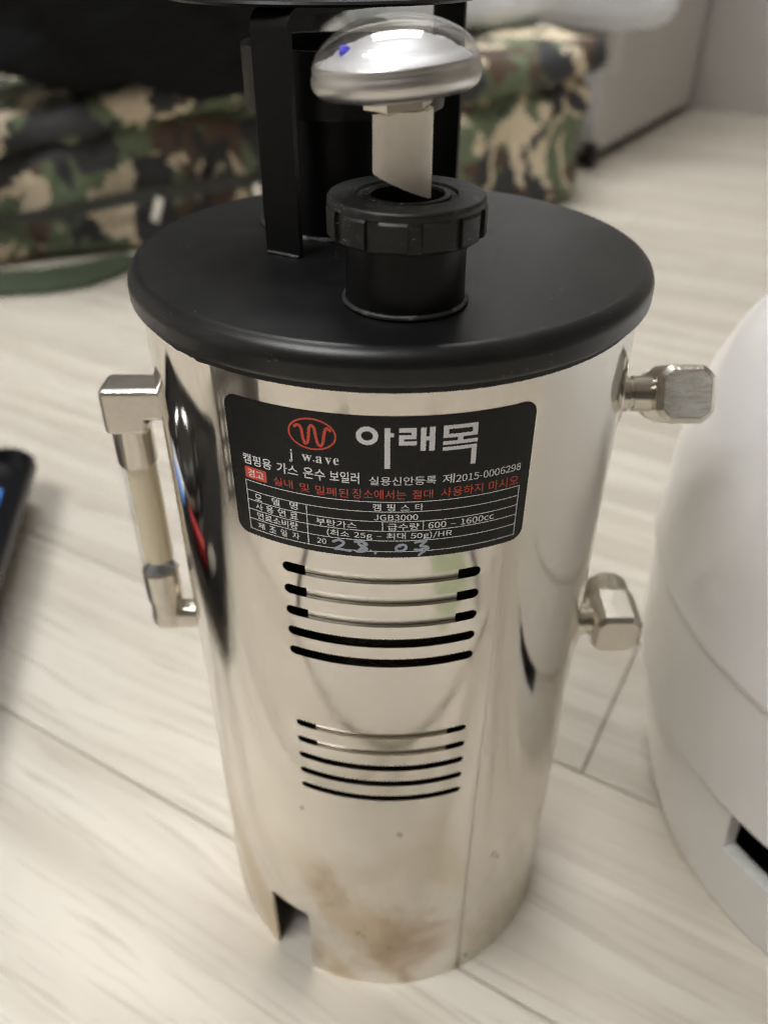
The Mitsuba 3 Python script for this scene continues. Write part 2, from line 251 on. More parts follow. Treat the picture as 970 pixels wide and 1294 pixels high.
# outlines of the printed characters, in thousandths of the type size: [rings of x, y], advance
GLYPHS = {
'(': ([[[94,406,119,550,169,694,231,812,244,819,275,806,294,788,213,616,169,389,169,229,194,72,232,-47,294,-163,294,-175,250,-194,238,-194,219,-169,163,-56,125,50,94,219]]],338),
')': ([[[44,-175,137,47,169,216,169,408,156,496,118,635,44,781,50,800,100,819,187,650,225,525,244,406,244,213,212,50,175,-56,119,-169,100,-194]]],338),
'-': ([[[44,312,300,312,300,244,44,244]]],350),
'/': ([[[13,-181,306,787,375,794,81,-175]]],394),
'0': ([[[50,294,56,500,88,612,125,675,175,719,244,744,312,744,400,706,431,675,475,594,506,437,506,294,494,206,475,138,425,50,381,13,312,-12,244,-12,175,13,125,56,94,106,63,200],[138,440,156,184,182,121,214,82,254,63,302,63,362,102,406,210,419,304,419,434,406,528,387,585,367,624,310,668,248,669,221,656,188,623,163,572]]],556),
'1': ([[[88,75,250,79,250,615,125,619,119,675,210,700,269,731,344,731,344,79,487,75,487,0,88,0]]],556),
'2': ([[[44,0,44,56,249,251,312,333,362,428,381,504,381,546,362,610,348,630,297,662,216,669,178,656,100,588,69,606,44,631,44,644,125,712,188,737,294,744,362,725,431,669,462,606,462,450,425,356,369,269,193,78,500,81,506,0]]],556),
'3': ([[[31,81,69,144,81,144,127,101,229,62,284,63,329,75,361,95,393,134,406,173,406,228,387,273,349,311,278,337,175,344,175,412,284,425,356,471,381,529,381,578,362,623,336,649,291,669,223,669,159,643,112,600,100,600,56,650,56,662,138,719,219,744,306,744,394,712,444,669,462,637,475,531,437,444,350,379,437,337,487,269,500,225,500,169,469,81,412,25,306,-12,219,-12,125,13]]],556),
'5': ([[[31,75,31,94,75,144,121,101,172,75,223,63,297,69,342,88,374,120,406,191,400,303,381,342,348,374,284,400,229,400,131,356,88,388,106,725,469,731,469,656,196,656,175,514,177,444,244,469,325,469,400,444,462,387,500,294,500,181,462,88,400,25,300,-12,213,-12,156,0,88,31]]],556),
'6': ([[[56,281,56,425,75,531,119,631,181,700,256,737,362,744,450,712,494,675,481,644,450,613,416,643,352,669,304,669,239,643,194,598,169,547,144,440,147,381,213,431,281,456,344,456,394,444,431,425,475,381,506,306,512,188,500,131,475,81,431,31,337,-12,263,-12,181,19,125,75,88,144],[145,298,169,159,188,120,234,76,266,63,334,63,361,76,406,127,425,191,425,265,399,335,366,368,321,387,246,381,177,337]]],556),
'8': ([[[44,169,56,256,75,294,131,356,175,385,113,450,88,500,81,594,100,650,144,700,213,737,325,744,406,712,456,662,481,600,475,488,444,431,392,372,469,306,500,250,506,131,481,75,419,19,356,-6,206,-6,131,25,81,69,56,113],[131,234,138,134,183,82,247,56,315,56,367,76,406,114,419,148,419,215,405,248,361,293,229,356,157,291],[169,604,163,541,188,483,221,451,303,406,336,401,374,446,400,497,406,565,393,610,355,655,328,669,254,675,209,656]]],556),
'9': ([[[44,456,44,544,69,631,94,669,150,719,219,744,294,744,375,712,431,662,475,581,494,512,500,313,462,150,419,75,375,31,300,-6,194,-12,106,19,63,56,69,81,106,119,152,82,210,63,253,63,317,88,356,127,393,203,412,346,402,349,362,313,300,281,181,281,125,306,81,350],[137,456,157,396,215,350,284,344,336,363,412,441,406,515,374,604,342,643,297,669,254,675,196,656,157,617,138,572]]],556),
'B': ([[[100,731,419,725,500,694,550,644,569,594,569,513,544,450,468,391,531,369,581,325,612,250,612,181,587,106,525,44,475,19,394,0,100,0],[198,350,196,76,409,81,467,107,512,158,519,253,506,286,473,318,371,350],[194,429,371,425,436,451,475,504,481,546,468,598,429,637,371,656,196,656]]],656),
'G': ([[[56,325,63,456,88,544,138,631,206,694,313,737,437,744,556,700,606,656,556,594,504,637,434,662,360,662,271,631,214,580,188,541,163,471,150,371,163,259,214,151,252,113,309,82,360,69,433,69,498,88,531,115,531,303,375,306,375,381,612,381,612,69,569,31,437,-12,306,-6,225,25,175,63,106,144,69,244]]],688),
'H': ([[[100,731,194,731,196,426,533,425,538,731,625,731,625,0,538,0,533,344,195,343,194,0,100,0]]],725),
'J': ([[[38,94,50,119,94,150,106,150,152,88,197,69,279,75,324,114,344,167,344,731,437,731,438,163,406,69,369,25,325,0,275,-12,194,-12,144,0,100,25]]],538),
'R': ([[[100,731,387,731,469,712,519,687,550,656,575,612,587,556,575,444,550,400,506,356,425,316,606,0,500,0,321,312,194,311,194,0,100,0],[194,392,365,388,448,420,481,459,494,498,494,559,474,605,423,643,365,656,195,655]]],638),
'c': ([[[50,238,56,344,81,419,119,475,181,525,275,556,350,556,444,519,469,494,431,438,413,438,398,456,327,481,239,462,176,398,144,289,150,210,169,153,227,88,291,63,334,63,404,88,444,119,481,62,481,50,456,31,344,-12,238,-6,163,25,88,106]]],512),
'g': ([[[50,-125,50,-81,69,-38,126,22,88,69,81,137,106,187,137,221,88,281,69,350,75,419,106,481,163,531,238,556,312,556,342,544,537,544,537,475,437,472,469,412,475,344,462,288,431,238,394,206,312,175,244,175,190,193,163,154,161,128,163,103,183,83,222,69,412,69,500,44,531,12,550,-31,550,-87,525,-150,481,-194,425,-225,325,-250,225,-250,163,-237,106,-212,69,-175],[138,-53,139,-130,196,-175,248,-187,321,-187,391,-168,436,-137,462,-73,455,-45,416,-13,185,0],[163,403,163,321,208,257,247,238,296,238,342,257,368,284,387,329,387,403,374,436,336,474,303,487,247,487,196,462,176,436]]],562),
'–': ([[[44,312,487,312,487,250,44,250]]],538),
'가': ([[[662,831,744,831,744,464,887,462,887,394,744,391,744,-81,663,-81]],[[56,150,56,162,205,251,305,352,381,471,425,616,421,662,100,663,100,731,512,731,506,619,481,506,419,369,375,306,256,188,106,94]]],919),
'경': ([[[200,75,206,150,244,206,319,250,431,275,562,275,694,244,737,219,781,175,800,125,800,75,787,38,737,-19,681,-50,569,-75,431,-75,319,-50,238,0],[288,135,288,64,327,26,372,6,435,-6,565,-6,628,6,680,32,706,59,719,109,706,142,674,174,628,194,571,206,423,206,326,174]],[[88,294,63,356,166,388,292,464,381,558,425,673,421,694,106,694,106,762,519,762,509,663,709,663,713,831,794,831,794,288,713,288,710,406,475,406,475,475,711,476,709,594,484,593,456,531,406,463,294,369,112,288]]],919),
'고': ([[[50,50,50,119,368,120,369,444,450,444,452,119,869,119,869,50]],[[138,737,769,737,769,463,737,231,656,238,687,504,686,668,138,669]]],919),
'급': ([[[50,462,652,462,662,472,681,604,679,718,156,719,156,787,762,787,762,594,743,466,869,462,869,394,50,394]],[[156,306,237,306,241,188,677,188,681,306,762,306,762,-69,156,-69],[242,125,241,0,681,3,678,125]]],919),
'내': ([[[531,-31,531,812,606,812,607,465,734,463,738,831,819,831,819,-75,738,-81,734,394,607,391,606,-31]],[[94,719,175,725,176,233,290,231,469,256,469,181,256,156,94,156]]],919),
'는': ([[[50,300,50,369,869,369,869,300]],[[156,206,237,206,240,13,781,12,781,-56,156,-56]],[[162,800,244,794,246,557,775,556,775,488,163,488]]],919),
'대': ([[[531,-31,531,806,612,806,613,471,734,469,738,831,819,831,819,-81,738,-81,734,400,613,397,612,-31]],[[81,719,419,719,419,650,163,648,163,223,173,213,252,212,469,237,475,169,287,144,81,144]]],919),
'델': ([[[213,244,213,306,812,306,812,94,304,94,300,4,850,0,850,-62,219,-69,219,156,728,156,731,233]],[[738,350,738,831,812,831,812,350]],[[381,631,561,632,563,812,644,812,644,356,563,356,561,567,381,569]],[[94,394,94,781,437,781,437,713,176,711,175,466,339,462,481,481,487,419,312,394]]],919),
'된': ([[[206,194,287,194,290,7,819,6,819,-62,206,-62]],[[706,150,706,831,787,831,787,150]],[[69,262,56,331,264,331,306,341,304,462,138,463,138,769,562,769,562,700,221,699,219,535,569,531,569,463,395,461,394,341,637,356,637,294,381,269]]],919),
'등': ([[[50,400,869,400,869,331,50,331]],[[150,794,769,794,769,725,240,725,238,554,775,550,775,488,156,481]],[[150,125,194,187,281,231,388,250,531,250,631,231,712,194,762,131,769,69,737,0,644,-56,556,-75,363,-75,294,-62,206,-25,156,31],[237,69,264,26,322,0,398,-12,521,-12,642,20,681,65,681,109,635,156,553,181,366,181,270,149,232,104]]],919),
'량': ([[[669,831,750,831,752,688,887,687,887,619,750,616,751,502,887,500,888,431,751,430,750,281,669,281]],[[163,75,181,156,225,200,288,231,375,250,550,250,669,219,744,156,762,94,744,19,700,-25,637,-56,544,-75,381,-75,256,-44,181,19],[244,97,270,32,334,0,404,-12,521,-12,591,0,654,32,675,59,681,96,655,143,591,175,521,187,404,188,334,175,271,143]],[[88,587,412,592,410,706,88,706,88,775,494,775,494,525,171,525,169,404,327,400,581,431,587,363,494,344,337,331,88,331]]],919),
'러': ([[[538,413,538,481,712,483,713,831,794,831,794,-81,713,-81,712,410]],[[81,494,406,498,405,674,81,675,81,744,487,744,487,425,171,424,169,210,396,213,556,237,562,169,319,138,81,138]]],919),
'록': ([[[50,263,50,331,419,334,416,425,156,425,156,650,681,654,678,737,156,738,150,806,762,806,762,588,241,587,238,497,781,494,781,425,502,424,500,334,869,331,869,263]],[[144,194,769,194,769,-69,688,-69,685,125,144,125]]],919),
'료': ([[[50,31,50,100,281,104,280,273,150,275,156,556,687,560,685,693,150,694,150,762,769,762,769,488,234,487,231,348,787,344,787,275,651,273,650,103,869,100,869,31],[362,104,567,101,568,273,364,274]]],919),
'마': ([[[662,831,744,831,744,471,894,469,894,400,744,397,744,-81,663,-81]],[[88,737,500,737,500,150,88,150],[419,664,169,666,171,219,418,221]]],919),
'명': ([[[94,762,500,762,509,682,709,681,713,831,794,831,794,294,713,294,709,437,509,437,500,356,94,356],[506,511,710,507,712,610,509,612],[425,689,176,692,176,426,424,426]],[[194,119,219,175,256,212,306,237,406,262,587,262,687,237,769,181,794,137,794,50,775,13,744,-19,650,-62,587,-75,406,-75,319,-56,256,-25,200,44],[282,122,289,51,353,6,441,-12,552,-12,641,6,686,32,712,72,712,115,686,155,622,187,552,200,441,200,372,187,314,162]]],919),
'모': ([[[50,38,50,106,419,110,417,324,144,331,144,750,769,756,769,325,502,324,500,110,869,106,869,38],[229,688,227,394,687,396,686,687]]],919),
'밀': ([[[206,162,706,167,703,250,206,250,206,319,787,319,787,100,291,100,288,4,819,0,819,-69,206,-69]],[[706,831,787,831,787,363,706,363]],[[100,781,519,781,519,406,100,406],[179,712,176,476,436,476,436,711]]],919),
'및': ([[[188,-75,163,-13,259,6,373,57,437,114,462,166,459,181,200,181,200,244,459,244,463,331,544,331,544,254,554,244,812,244,812,181,554,181,550,154,583,101,659,44,728,13,844,-13,819,-75,756,-69,663,-37,581,6,503,83,406,-6,294,-56]],[[706,306,706,831,787,831,787,306]],[[100,775,519,775,519,400,100,400],[179,706,176,470,436,470,436,705]]],919),
'보': ([[[50,38,50,106,419,110,417,299,144,300,144,762,231,762,234,606,683,606,688,769,769,769,769,300,502,299,500,110,869,106,869,38],[231,373,684,369,687,534,234,537]]],919),
'부': ([[[50,225,50,294,869,294,869,225,501,224,494,-81,419,-81,417,224]],[[150,794,237,794,241,669,677,669,681,794,762,794,762,400,156,400],[242,600,241,469,681,472,678,600]]],919),
'비': ([[[706,831,787,831,787,-81,706,-81]],[[100,750,181,750,183,513,439,512,444,750,525,750,525,138,100,138],[181,211,442,207,443,442,183,443]]],919),
'사': ([[[662,831,744,831,744,464,894,462,894,394,744,391,744,-81,663,-81]],[[38,175,162,283,231,396,269,529,269,750,350,750,356,523,388,415,457,302,581,194,537,138,488,156,394,250,311,406,250,269,162,163,112,125,81,119]]],919),
'서': ([[[500,456,500,525,712,527,713,831,794,831,794,-81,713,-81,712,454]],[[50,175,174,283,250,415,281,529,281,750,362,756,369,535,394,434,470,302,533,238,600,194,556,131,494,163,413,244,375,300,327,407,262,269,169,156,100,113]]],919),
'소': ([[[50,38,50,106,411,107,413,325,500,325,502,107,869,106,869,38]],[[81,381,229,438,292,482,355,545,406,647,413,769,500,769,500,666,513,621,557,545,626,476,721,419,831,387,800,319,700,344,606,394,550,438,454,562,419,500,362,438,306,394,212,344,113,319]]],919),
'수': ([[[50,250,50,319,869,319,869,250,501,249,494,-81,419,-81,417,249]],[[125,419,94,487,204,513,317,576,400,671,412,704,419,800,500,800,500,735,513,684,538,639,602,576,715,513,825,487,794,419,700,438,550,519,459,620,362,513,219,438]]],919),
'스': ([[[50,112,869,112,869,44,50,44]],[[119,306,88,375,100,381,172,400,254,444,355,539,406,641,413,769,500,769,500,660,513,615,538,564,601,489,677,432,753,394,825,375,794,306,700,331,563,419,519,463,454,557,419,494,356,425,237,344]]],919),
'시': ([[[706,-75,706,831,787,831,787,-75]],[[50,169,50,187,117,226,174,283,243,390,287,541,288,750,369,750,369,573,400,434,438,358,488,289,612,194,562,131,488,175,406,263,329,406,281,294,175,163,94,113]]],919),
'신': ([[[212,225,294,219,296,7,819,6,819,-62,213,-62]],[[706,831,794,825,794,163,706,163]],[[100,294,63,362,149,408,237,509,281,622,288,781,369,781,369,647,407,534,470,451,527,407,594,375,556,313,475,344,381,431,328,520,250,394,162,319]]],919),
'실': ([[[206,156,706,161,703,244,206,244,206,312,794,312,794,94,291,94,288,4,819,0,825,-69,206,-69]],[[706,363,706,831,787,831,787,356]],[[94,369,56,437,161,488,237,571,281,679,288,806,369,806,369,704,407,596,439,551,502,495,594,450,562,388,538,388,431,450,375,506,328,583,250,463,162,394]]],919),
'안': ([[[669,831,750,831,751,558,887,556,887,488,750,484,750,163,669,163]],[[188,231,269,231,271,7,794,6,794,-62,188,-62]],[[69,494,69,594,88,650,138,712,219,756,306,769,419,744,500,675,531,612,537,506,506,419,444,356,375,325,263,319,181,344,113,400,81,450],[156,500,169,458,209,419,266,394,341,394,398,419,431,452,456,510,456,578,431,636,385,674,334,694,247,687,201,661,157,604]]],919),
'에': ([[[738,831,819,831,819,-81,738,-81]],[[63,356,63,519,81,606,113,675,156,725,225,756,281,756,344,731,387,687,425,612,445,477,553,475,556,812,637,812,637,-31,556,-31,554,406,445,405,431,288,394,200,356,156,294,125,213,125,138,169,94,238],[138,490,144,335,163,271,208,213,235,200,272,200,331,246,362,329,369,502,349,591,324,642,285,674,221,674,188,648,163,604]]],919),
'연': ([[[219,225,300,225,302,7,819,6,819,-62,219,-62]],[[63,513,69,606,94,669,150,731,194,756,269,775,331,775,412,750,485,688,709,688,713,831,794,831,794,156,713,156,710,399,485,400,450,363,394,331,350,319,256,319,175,344,125,381,81,444],[531,556,523,469,711,469,712,617,521,618],[144,577,157,471,208,413,260,394,334,394,392,419,424,452,450,516,444,597,424,636,385,674,328,700,266,700,208,674,157,616]]],919),
'오': ([[[50,38,50,106,419,110,418,292,319,313,231,350,175,400,144,450,131,494,138,600,156,644,206,700,281,744,338,762,494,775,650,737,737,675,775,612,787,569,787,500,775,456,731,388,662,338,575,306,501,298,500,110,869,106,869,38],[219,494,239,445,315,388,410,363,509,363,585,382,667,433,706,503,706,565,667,636,585,687,502,706,410,706,315,681,238,623,213,571]]],919),
'온': ([[[50,281,50,350,418,352,417,442,306,456,225,488,156,550,138,613,144,669,163,706,200,744,294,787,413,806,562,800,656,775,737,725,775,656,769,569,712,500,631,463,501,442,501,351,869,350,869,281],[231,600,258,557,322,525,385,513,527,513,591,525,648,551,681,584,694,627,680,667,622,712,515,737,404,737,309,719,270,699,232,660]],[[156,206,237,206,240,7,775,6,775,-62,156,-62]]],919),
'용': ([[[50,313,50,381,250,384,249,504,181,544,144,600,138,650,156,712,231,775,388,812,575,806,669,781,725,750,769,694,775,613,756,569,719,531,663,504,663,384,869,381,869,313],[225,659,232,608,258,582,328,550,502,538,609,556,648,576,687,614,694,646,680,680,622,725,546,744,448,750,335,737,259,706],[331,386,579,382,581,479,334,481]],[[150,50,156,137,200,187,281,225,388,244,531,244,656,219,737,169,769,100,756,25,725,-12,675,-44,544,-75,369,-75,275,-56,206,-25,163,19],[232,97,238,52,264,26,322,0,398,-12,521,-12,591,0,661,32,681,59,681,109,648,143,609,162,502,181,416,181,328,169,264,143]]],919),
'일': ([[[206,162,706,167,703,250,206,250,206,319,794,319,794,100,291,100,288,4,825,0,825,-62,213,-69]],[[706,831,794,831,787,363,706,369]],[[69,569,75,656,113,725,169,769,263,800,381,794,450,762,512,700,537,625,531,538,500,475,450,431,400,406,344,394,231,400,169,425,113,469,88,506],[150,615,169,527,208,488,272,463,334,463,391,482,430,514,456,572,456,621,424,686,391,712,334,731,272,731,208,706,170,667]]],919),
'자': ([[[662,831,744,831,744,464,894,462,894,394,744,391,744,-81,663,-81]],[[38,156,167,270,218,346,256,434,275,535,274,667,69,669,69,737,556,737,556,669,356,664,356,504,382,415,451,295,527,220,587,187,550,125,531,119,500,138,400,231,350,306,316,383,237,231,144,131,81,100]]],919),
'장': ([[[669,831,750,831,751,601,887,600,887,531,750,529,750,281,669,281]],[[169,50,169,131,213,194,263,225,394,256,531,256,662,225,737,169,762,100,744,19,694,-31,562,-75,444,-81,306,-62,225,-25,188,13],[256,62,283,26,341,0,410,-12,521,-12,636,19,674,59,681,96,649,149,597,175,540,187,385,187,315,168,270,142,250,109]],[[50,350,50,369,136,407,224,495,256,559,275,642,272,694,69,694,69,762,556,762,556,694,356,689,363,597,401,514,477,438,569,394,569,375,537,325,456,356,413,388,363,438,317,513,262,419,156,325,81,300]]],919),
'절': ([[[212,162,712,167,709,250,213,250,213,319,794,319,794,100,297,100,294,4,825,0,825,-69,213,-69]],[[531,631,711,632,713,831,794,831,794,363,713,363,711,561,531,563]],[[56,406,63,425,155,470,230,545,262,603,281,679,278,712,81,713,75,781,562,781,562,713,362,708,369,634,407,558,496,476,575,444,575,425,544,375,494,388,400,450,321,557,262,463,219,419,144,369,94,350]]],919),
'제': ([[[738,831,819,831,819,-81,738,-81]],[[406,438,406,506,556,508,556,812,631,812,637,-31,556,-31,556,435]],[[44,156,44,169,130,245,187,340,225,454,238,561,236,655,63,656,63,725,475,725,475,656,314,655,312,554,325,460,350,378,426,252,506,187,487,156,462,125,450,125,394,169,331,250,277,375,206,219,119,119,88,106]]],919),
'조': ([[[50,106,416,107,419,325,500,325,502,107,869,106,869,38,50,38]],[[125,294,94,362,106,369,184,388,248,419,317,470,393,565,419,660,415,681,119,681,119,750,800,750,800,681,500,677,519,578,589,483,664,426,728,394,831,369,800,300,688,331,588,388,500,469,461,532,425,475,344,394,212,319]]],919),
'지': ([[[706,831,787,831,787,-81,706,-81]],[[50,156,123,207,193,283,256,390,287,504,287,667,81,669,81,737,581,737,581,669,375,664,375,498,400,409,470,295,533,232,612,187,581,131,563,119,525,138,419,231,375,294,333,388,275,263,175,144,112,100,94,100]]],919),
'최': ([[[706,831,787,831,787,-81,706,-81]],[[63,106,56,175,305,176,313,350,394,350,396,182,565,194,613,206,644,206,650,187,650,144,412,113]],[[88,369,88,387,179,426,261,501,306,604,303,644,106,644,106,712,304,713,313,825,394,819,396,713,600,712,600,644,394,639,406,566,439,508,527,432,619,394,587,331,544,338,438,400,400,438,352,513,306,438,212,356,119,319]]],919),
'캠': ([[[219,250,812,250,812,-69,219,-69],[304,181,303,0,731,3,729,181]],[[538,812,612,812,613,602,727,600,731,831,812,831,812,294,731,294,727,531,613,530,612,300,538,300]],[[56,569,63,587,341,600,362,647,365,700,100,700,100,769,450,769,450,700,431,606,375,481,262,363,106,275,94,275,63,337,205,413,280,483,312,534,69,519]]],919),
'타': ([[[662,831,744,831,744,464,894,462,894,394,744,391,744,-81,663,-81]],[[88,750,512,750,512,681,176,679,177,495,487,494,488,425,177,424,175,210,334,206,575,237,587,169,419,144,88,138]]],919),
'탄': ([[[669,156,669,831,750,831,750,553,887,550,887,481,751,479,750,156]],[[188,212,269,219,271,7,794,6,794,-62,188,-62]],[[94,294,94,756,506,756,500,688,176,686,177,563,487,562,488,494,178,493,175,366,352,363,562,387,569,319,337,294]]],919),
'폐': ([[[744,831,825,831,819,-81,744,-81]],[[450,313,450,381,569,386,568,498,450,500,450,569,568,570,569,812,644,812,644,-31,569,-31,568,310]],[[38,206,131,217,131,646,56,650,56,712,469,719,469,650,400,646,400,229,487,231,494,169,219,144,50,144],[206,223,319,222,316,650,206,647]]],919),
'핑': ([[[188,81,194,131,231,187,313,231,400,250,587,250,675,231,737,200,794,131,787,31,737,-25,687,-50,587,-75,400,-75,313,-56,250,-25,206,19],[281,62,308,26,366,0,435,-12,552,-12,622,0,680,26,712,65,712,109,679,149,622,175,552,187,435,187,314,155,275,116]],[[706,825,794,825,794,275,706,275]],[[63,400,181,410,181,678,88,681,88,750,575,750,575,681,488,678,488,423,619,431,625,369,412,344,75,338],[261,681,257,415,267,406,404,413,406,679]]],919),
'하': ([[[662,831,744,831,744,458,894,456,894,388,744,384,744,-81,663,-81]],[[44,619,44,687,273,688,275,819,356,819,359,688,575,687,575,619]],[[94,306,100,394,138,469,188,512,275,544,356,544,444,512,506,450,537,356,531,275,500,206,444,156,356,125,244,131,169,169,119,225],[175,365,188,265,227,219,291,194,346,194,404,219,431,246,456,304,456,365,424,429,392,456,340,475,291,475,221,443,194,411]]],919),
'_j': ([[[-81,-75,-56,-44,12,-44,37,-69,37,-112,19,-140,19,-161,59,-169,87,-148,94,402,85,424,31,438,31,462,237,462,238,-69,212,-137,194,-162,144,-194,94,-206,19,-206,-31,-187,-62,-162,-81,-131]],[[81,606,94,662,138,694,181,694,206,681,231,650,231,588,206,556,181,544,119,550,94,575]]],312),
'_w': ([[[-19,438,-19,462,206,462,206,438,183,436,169,422,169,404,232,228,248,206,312,342,293,416,273,437,250,438,250,462,481,462,481,438,446,431,438,410,498,219,575,391,574,423,531,438,531,462,662,462,662,438,645,437,619,404,456,-12,425,-6,333,288,212,-6,181,-12,31,385,11,424]]],650),
'_a': ([[[31,137,50,175,119,231,294,297,294,403,273,437,239,450,191,450,157,429,157,409,181,375,181,331,162,306,131,294,94,294,69,306,50,338,50,387,100,450,194,481,294,481,369,462,412,425,437,350,438,73,447,63,487,62,487,44,469,25,406,-6,350,-6,306,25,295,57,206,0,113,-6,69,13,44,38,31,69],[175,159,182,90,210,63,241,63,293,102,292,262,227,237,195,205]]],512),
'_v': ([[[-6,438,-6,462,244,462,244,438,202,430,194,398,263,209,277,194,356,385,356,423,328,437,300,438,300,462,456,462,456,444,426,430,394,385,237,-12,206,-6,37,416]]],456),
'_e': ([[[31,175,31,300,50,362,88,419,131,456,200,481,300,475,356,444,400,387,419,325,419,256,175,253,188,146,213,102,240,82,272,69,315,69,361,88,400,131,425,119,406,81,337,19,269,-6,194,-6,138,13,63,88],[181,375,177,294,299,296,300,378,273,443,229,450,202,437]]],450),
}
# ------------------------------------------------------------------ the room around: floor, back wall, ceiling
put('floor', move(trimesh.creation.box((7, 7, 0.02)), (0.2, 0.2, -0.022)), 'm_subfloor', False, kind='structure')
def plank(L):
    h, c, W = 0.010, 0.0007, ROW - 0.0007
    x, y = L / 2, W / 2
    b = [(-x, -y), (x, -y), (x, y), (-x, y)]; t = [(-x + c, -y + c), (x - c, -y + c), (x - c, y - c), (-x + c, y - c)]
    v = [(*q, -h) for q in b] + [(*q, -c) for q in b] + [(*q, 0) for q in t]
    f = [(0, 3, 2, 1), (8, 9, 10, 11)]
    for k in (0, 4):
        for i in range(4): f.append((k + i, k + (i + 1) % 4, k + 4 + (i + 1) % 4, k + 4 + i))
    return np.array(v, float), np.array(f)
LEN = 0.92
pl = mikit.ply(plank(LEN - 0.0007), 'm_plank')
# the joint seen between the drum and the heater lies at u = X0 in row 1
U_JOINT = 0.105 * FU[0] + 0.037 * FU[1]
num = 0
for row in range(-9, 20):
    off = U_JOINT + (0 if row == 1 else LEN * [0.37, 0.71, 0.13, 0.55][row % 4])
    for k in range(-2, 3):
        u, v = off + (k + 0.5) * LEN, ROW0 + (row + 0.5) * ROW
        x, y = u * FU[0] + v * FV[0], u * FU[1] + v * FV[1]
        if not (-1.9 < x < 2.3 and -1.5 < y < 2.6): continue
        key = 'floor__plank' + (f'_{num:03d}' if num else ''); num += 1
        scene[key] = {**pl, 'to_world': T().translate([x, y, 0]).rotate([0, 0, 1], math.degrees(FA))}

WX, WY = 0.80, 2.10                                           # a point of the back wall's foot
wd = np.array([0.87, -0.49]); wd /= np.linalg.norm(wd); wn = np.array([-wd[1], wd[0]])
def wall_sheet():
    s, z = np.meshgrid(np.linspace(-1.0, 2.2, 220), np.linspace(0, 2.4, 120), indexing='ij')
    d = 0.02 * np.sin((s * 0.75 + z * 0.9) * 17 + 2 * np.sin(s * 3)) * np.clip(s * 3, 0, 1)
    v = np.stack([WX + s * wd[0] + d * wn[0], WY + s * wd[1] + d * wn[1], z], -1).reshape(-1, 3)
    i, j = np.meshgrid(np.arange(219), np.arange(119), indexing='ij')
    q = np.stack([i * 120 + j, (i + 1) * 120 + j, (i + 1) * 120 + j + 1, i * 120 + j + 1], -1).reshape(-1, 4)
    return v, q
put('grey_curtain', wall_sheet(), 'm_wall', True, 'grey curtain hanging in soft slanting folds behind the cabinet', 'curtain')
put('ceiling', move(trimesh.creation.box((6.5, 6.5, 0.05)), (0.2, 0.2, 2.45)), 'm_room', False, kind='structure')
put('wall', cat(move(trimesh.creation.box((0.05, 6.4, 2.40)), (-2.6, 0.2, 1.2)), move(trimesh.creation.box((0.05, 6.4, 2.40)), (3.3, 0.2, 1.2))), 'm_room', False, kind='structure')
put('wall', cat(move(trimesh.creation.box((6.1, 0.05, 2.40)), (0.2, 3.25, 1.2)), move(trimesh.creation.box((6.1, 0.05, 2.40)), (0.2, -2.9, 1.2))), 'm_room_wall', False, kind='structure')

def ceiling_lamp(key, x, y, rz, rad, text):
    t = thing(key, text, 'ceiling lamp')
    put(t + '__frame', move(rbox((0.90, 1.25, 0.05), 0.012, 12), (x, y, 2.395), rz=rz), 'm_lamp_body')
    for s in (-1, 1):
        m = move(trimesh.creation.box((0.24, 1.10, 0.012)), (s * 0.23, 0, 0)); m = move(m, (x, y, 2.362), rz=rz)
        put(t + '__light_bar', m, 'm_lamp_body', False, emitter={'type': 'area', 'radiance': rgb(*(rad * c for c in LAMP_TINT))})
ceiling_lamp('ceiling_lamp', -0.85, -0.60, 35, LIGHT_A, 'white ceiling lamp with two bright bars high on the left in front of the boiler')
ceiling_lamp('ceiling_lamp_001', -0.1, 1.15, 90, LIGHT_B, 'dimmer white ceiling lamp with two bars above the camouflage bag')

# ------------------------------------------------------------------ the boiler
B = thing('camping_boiler', 'polished steel cylinder boiler with black lid and black printed label', 'boiler')
DEG = math.pi / 180
def cyl_pt(s, z, r):                                            # s: metres along the circumference from the front
    a = np.asarray(s) / RB
    return np.stack([r * np.sin(a), -r * np.cos(a), np.broadcast_to(z, a.shape)], -1)

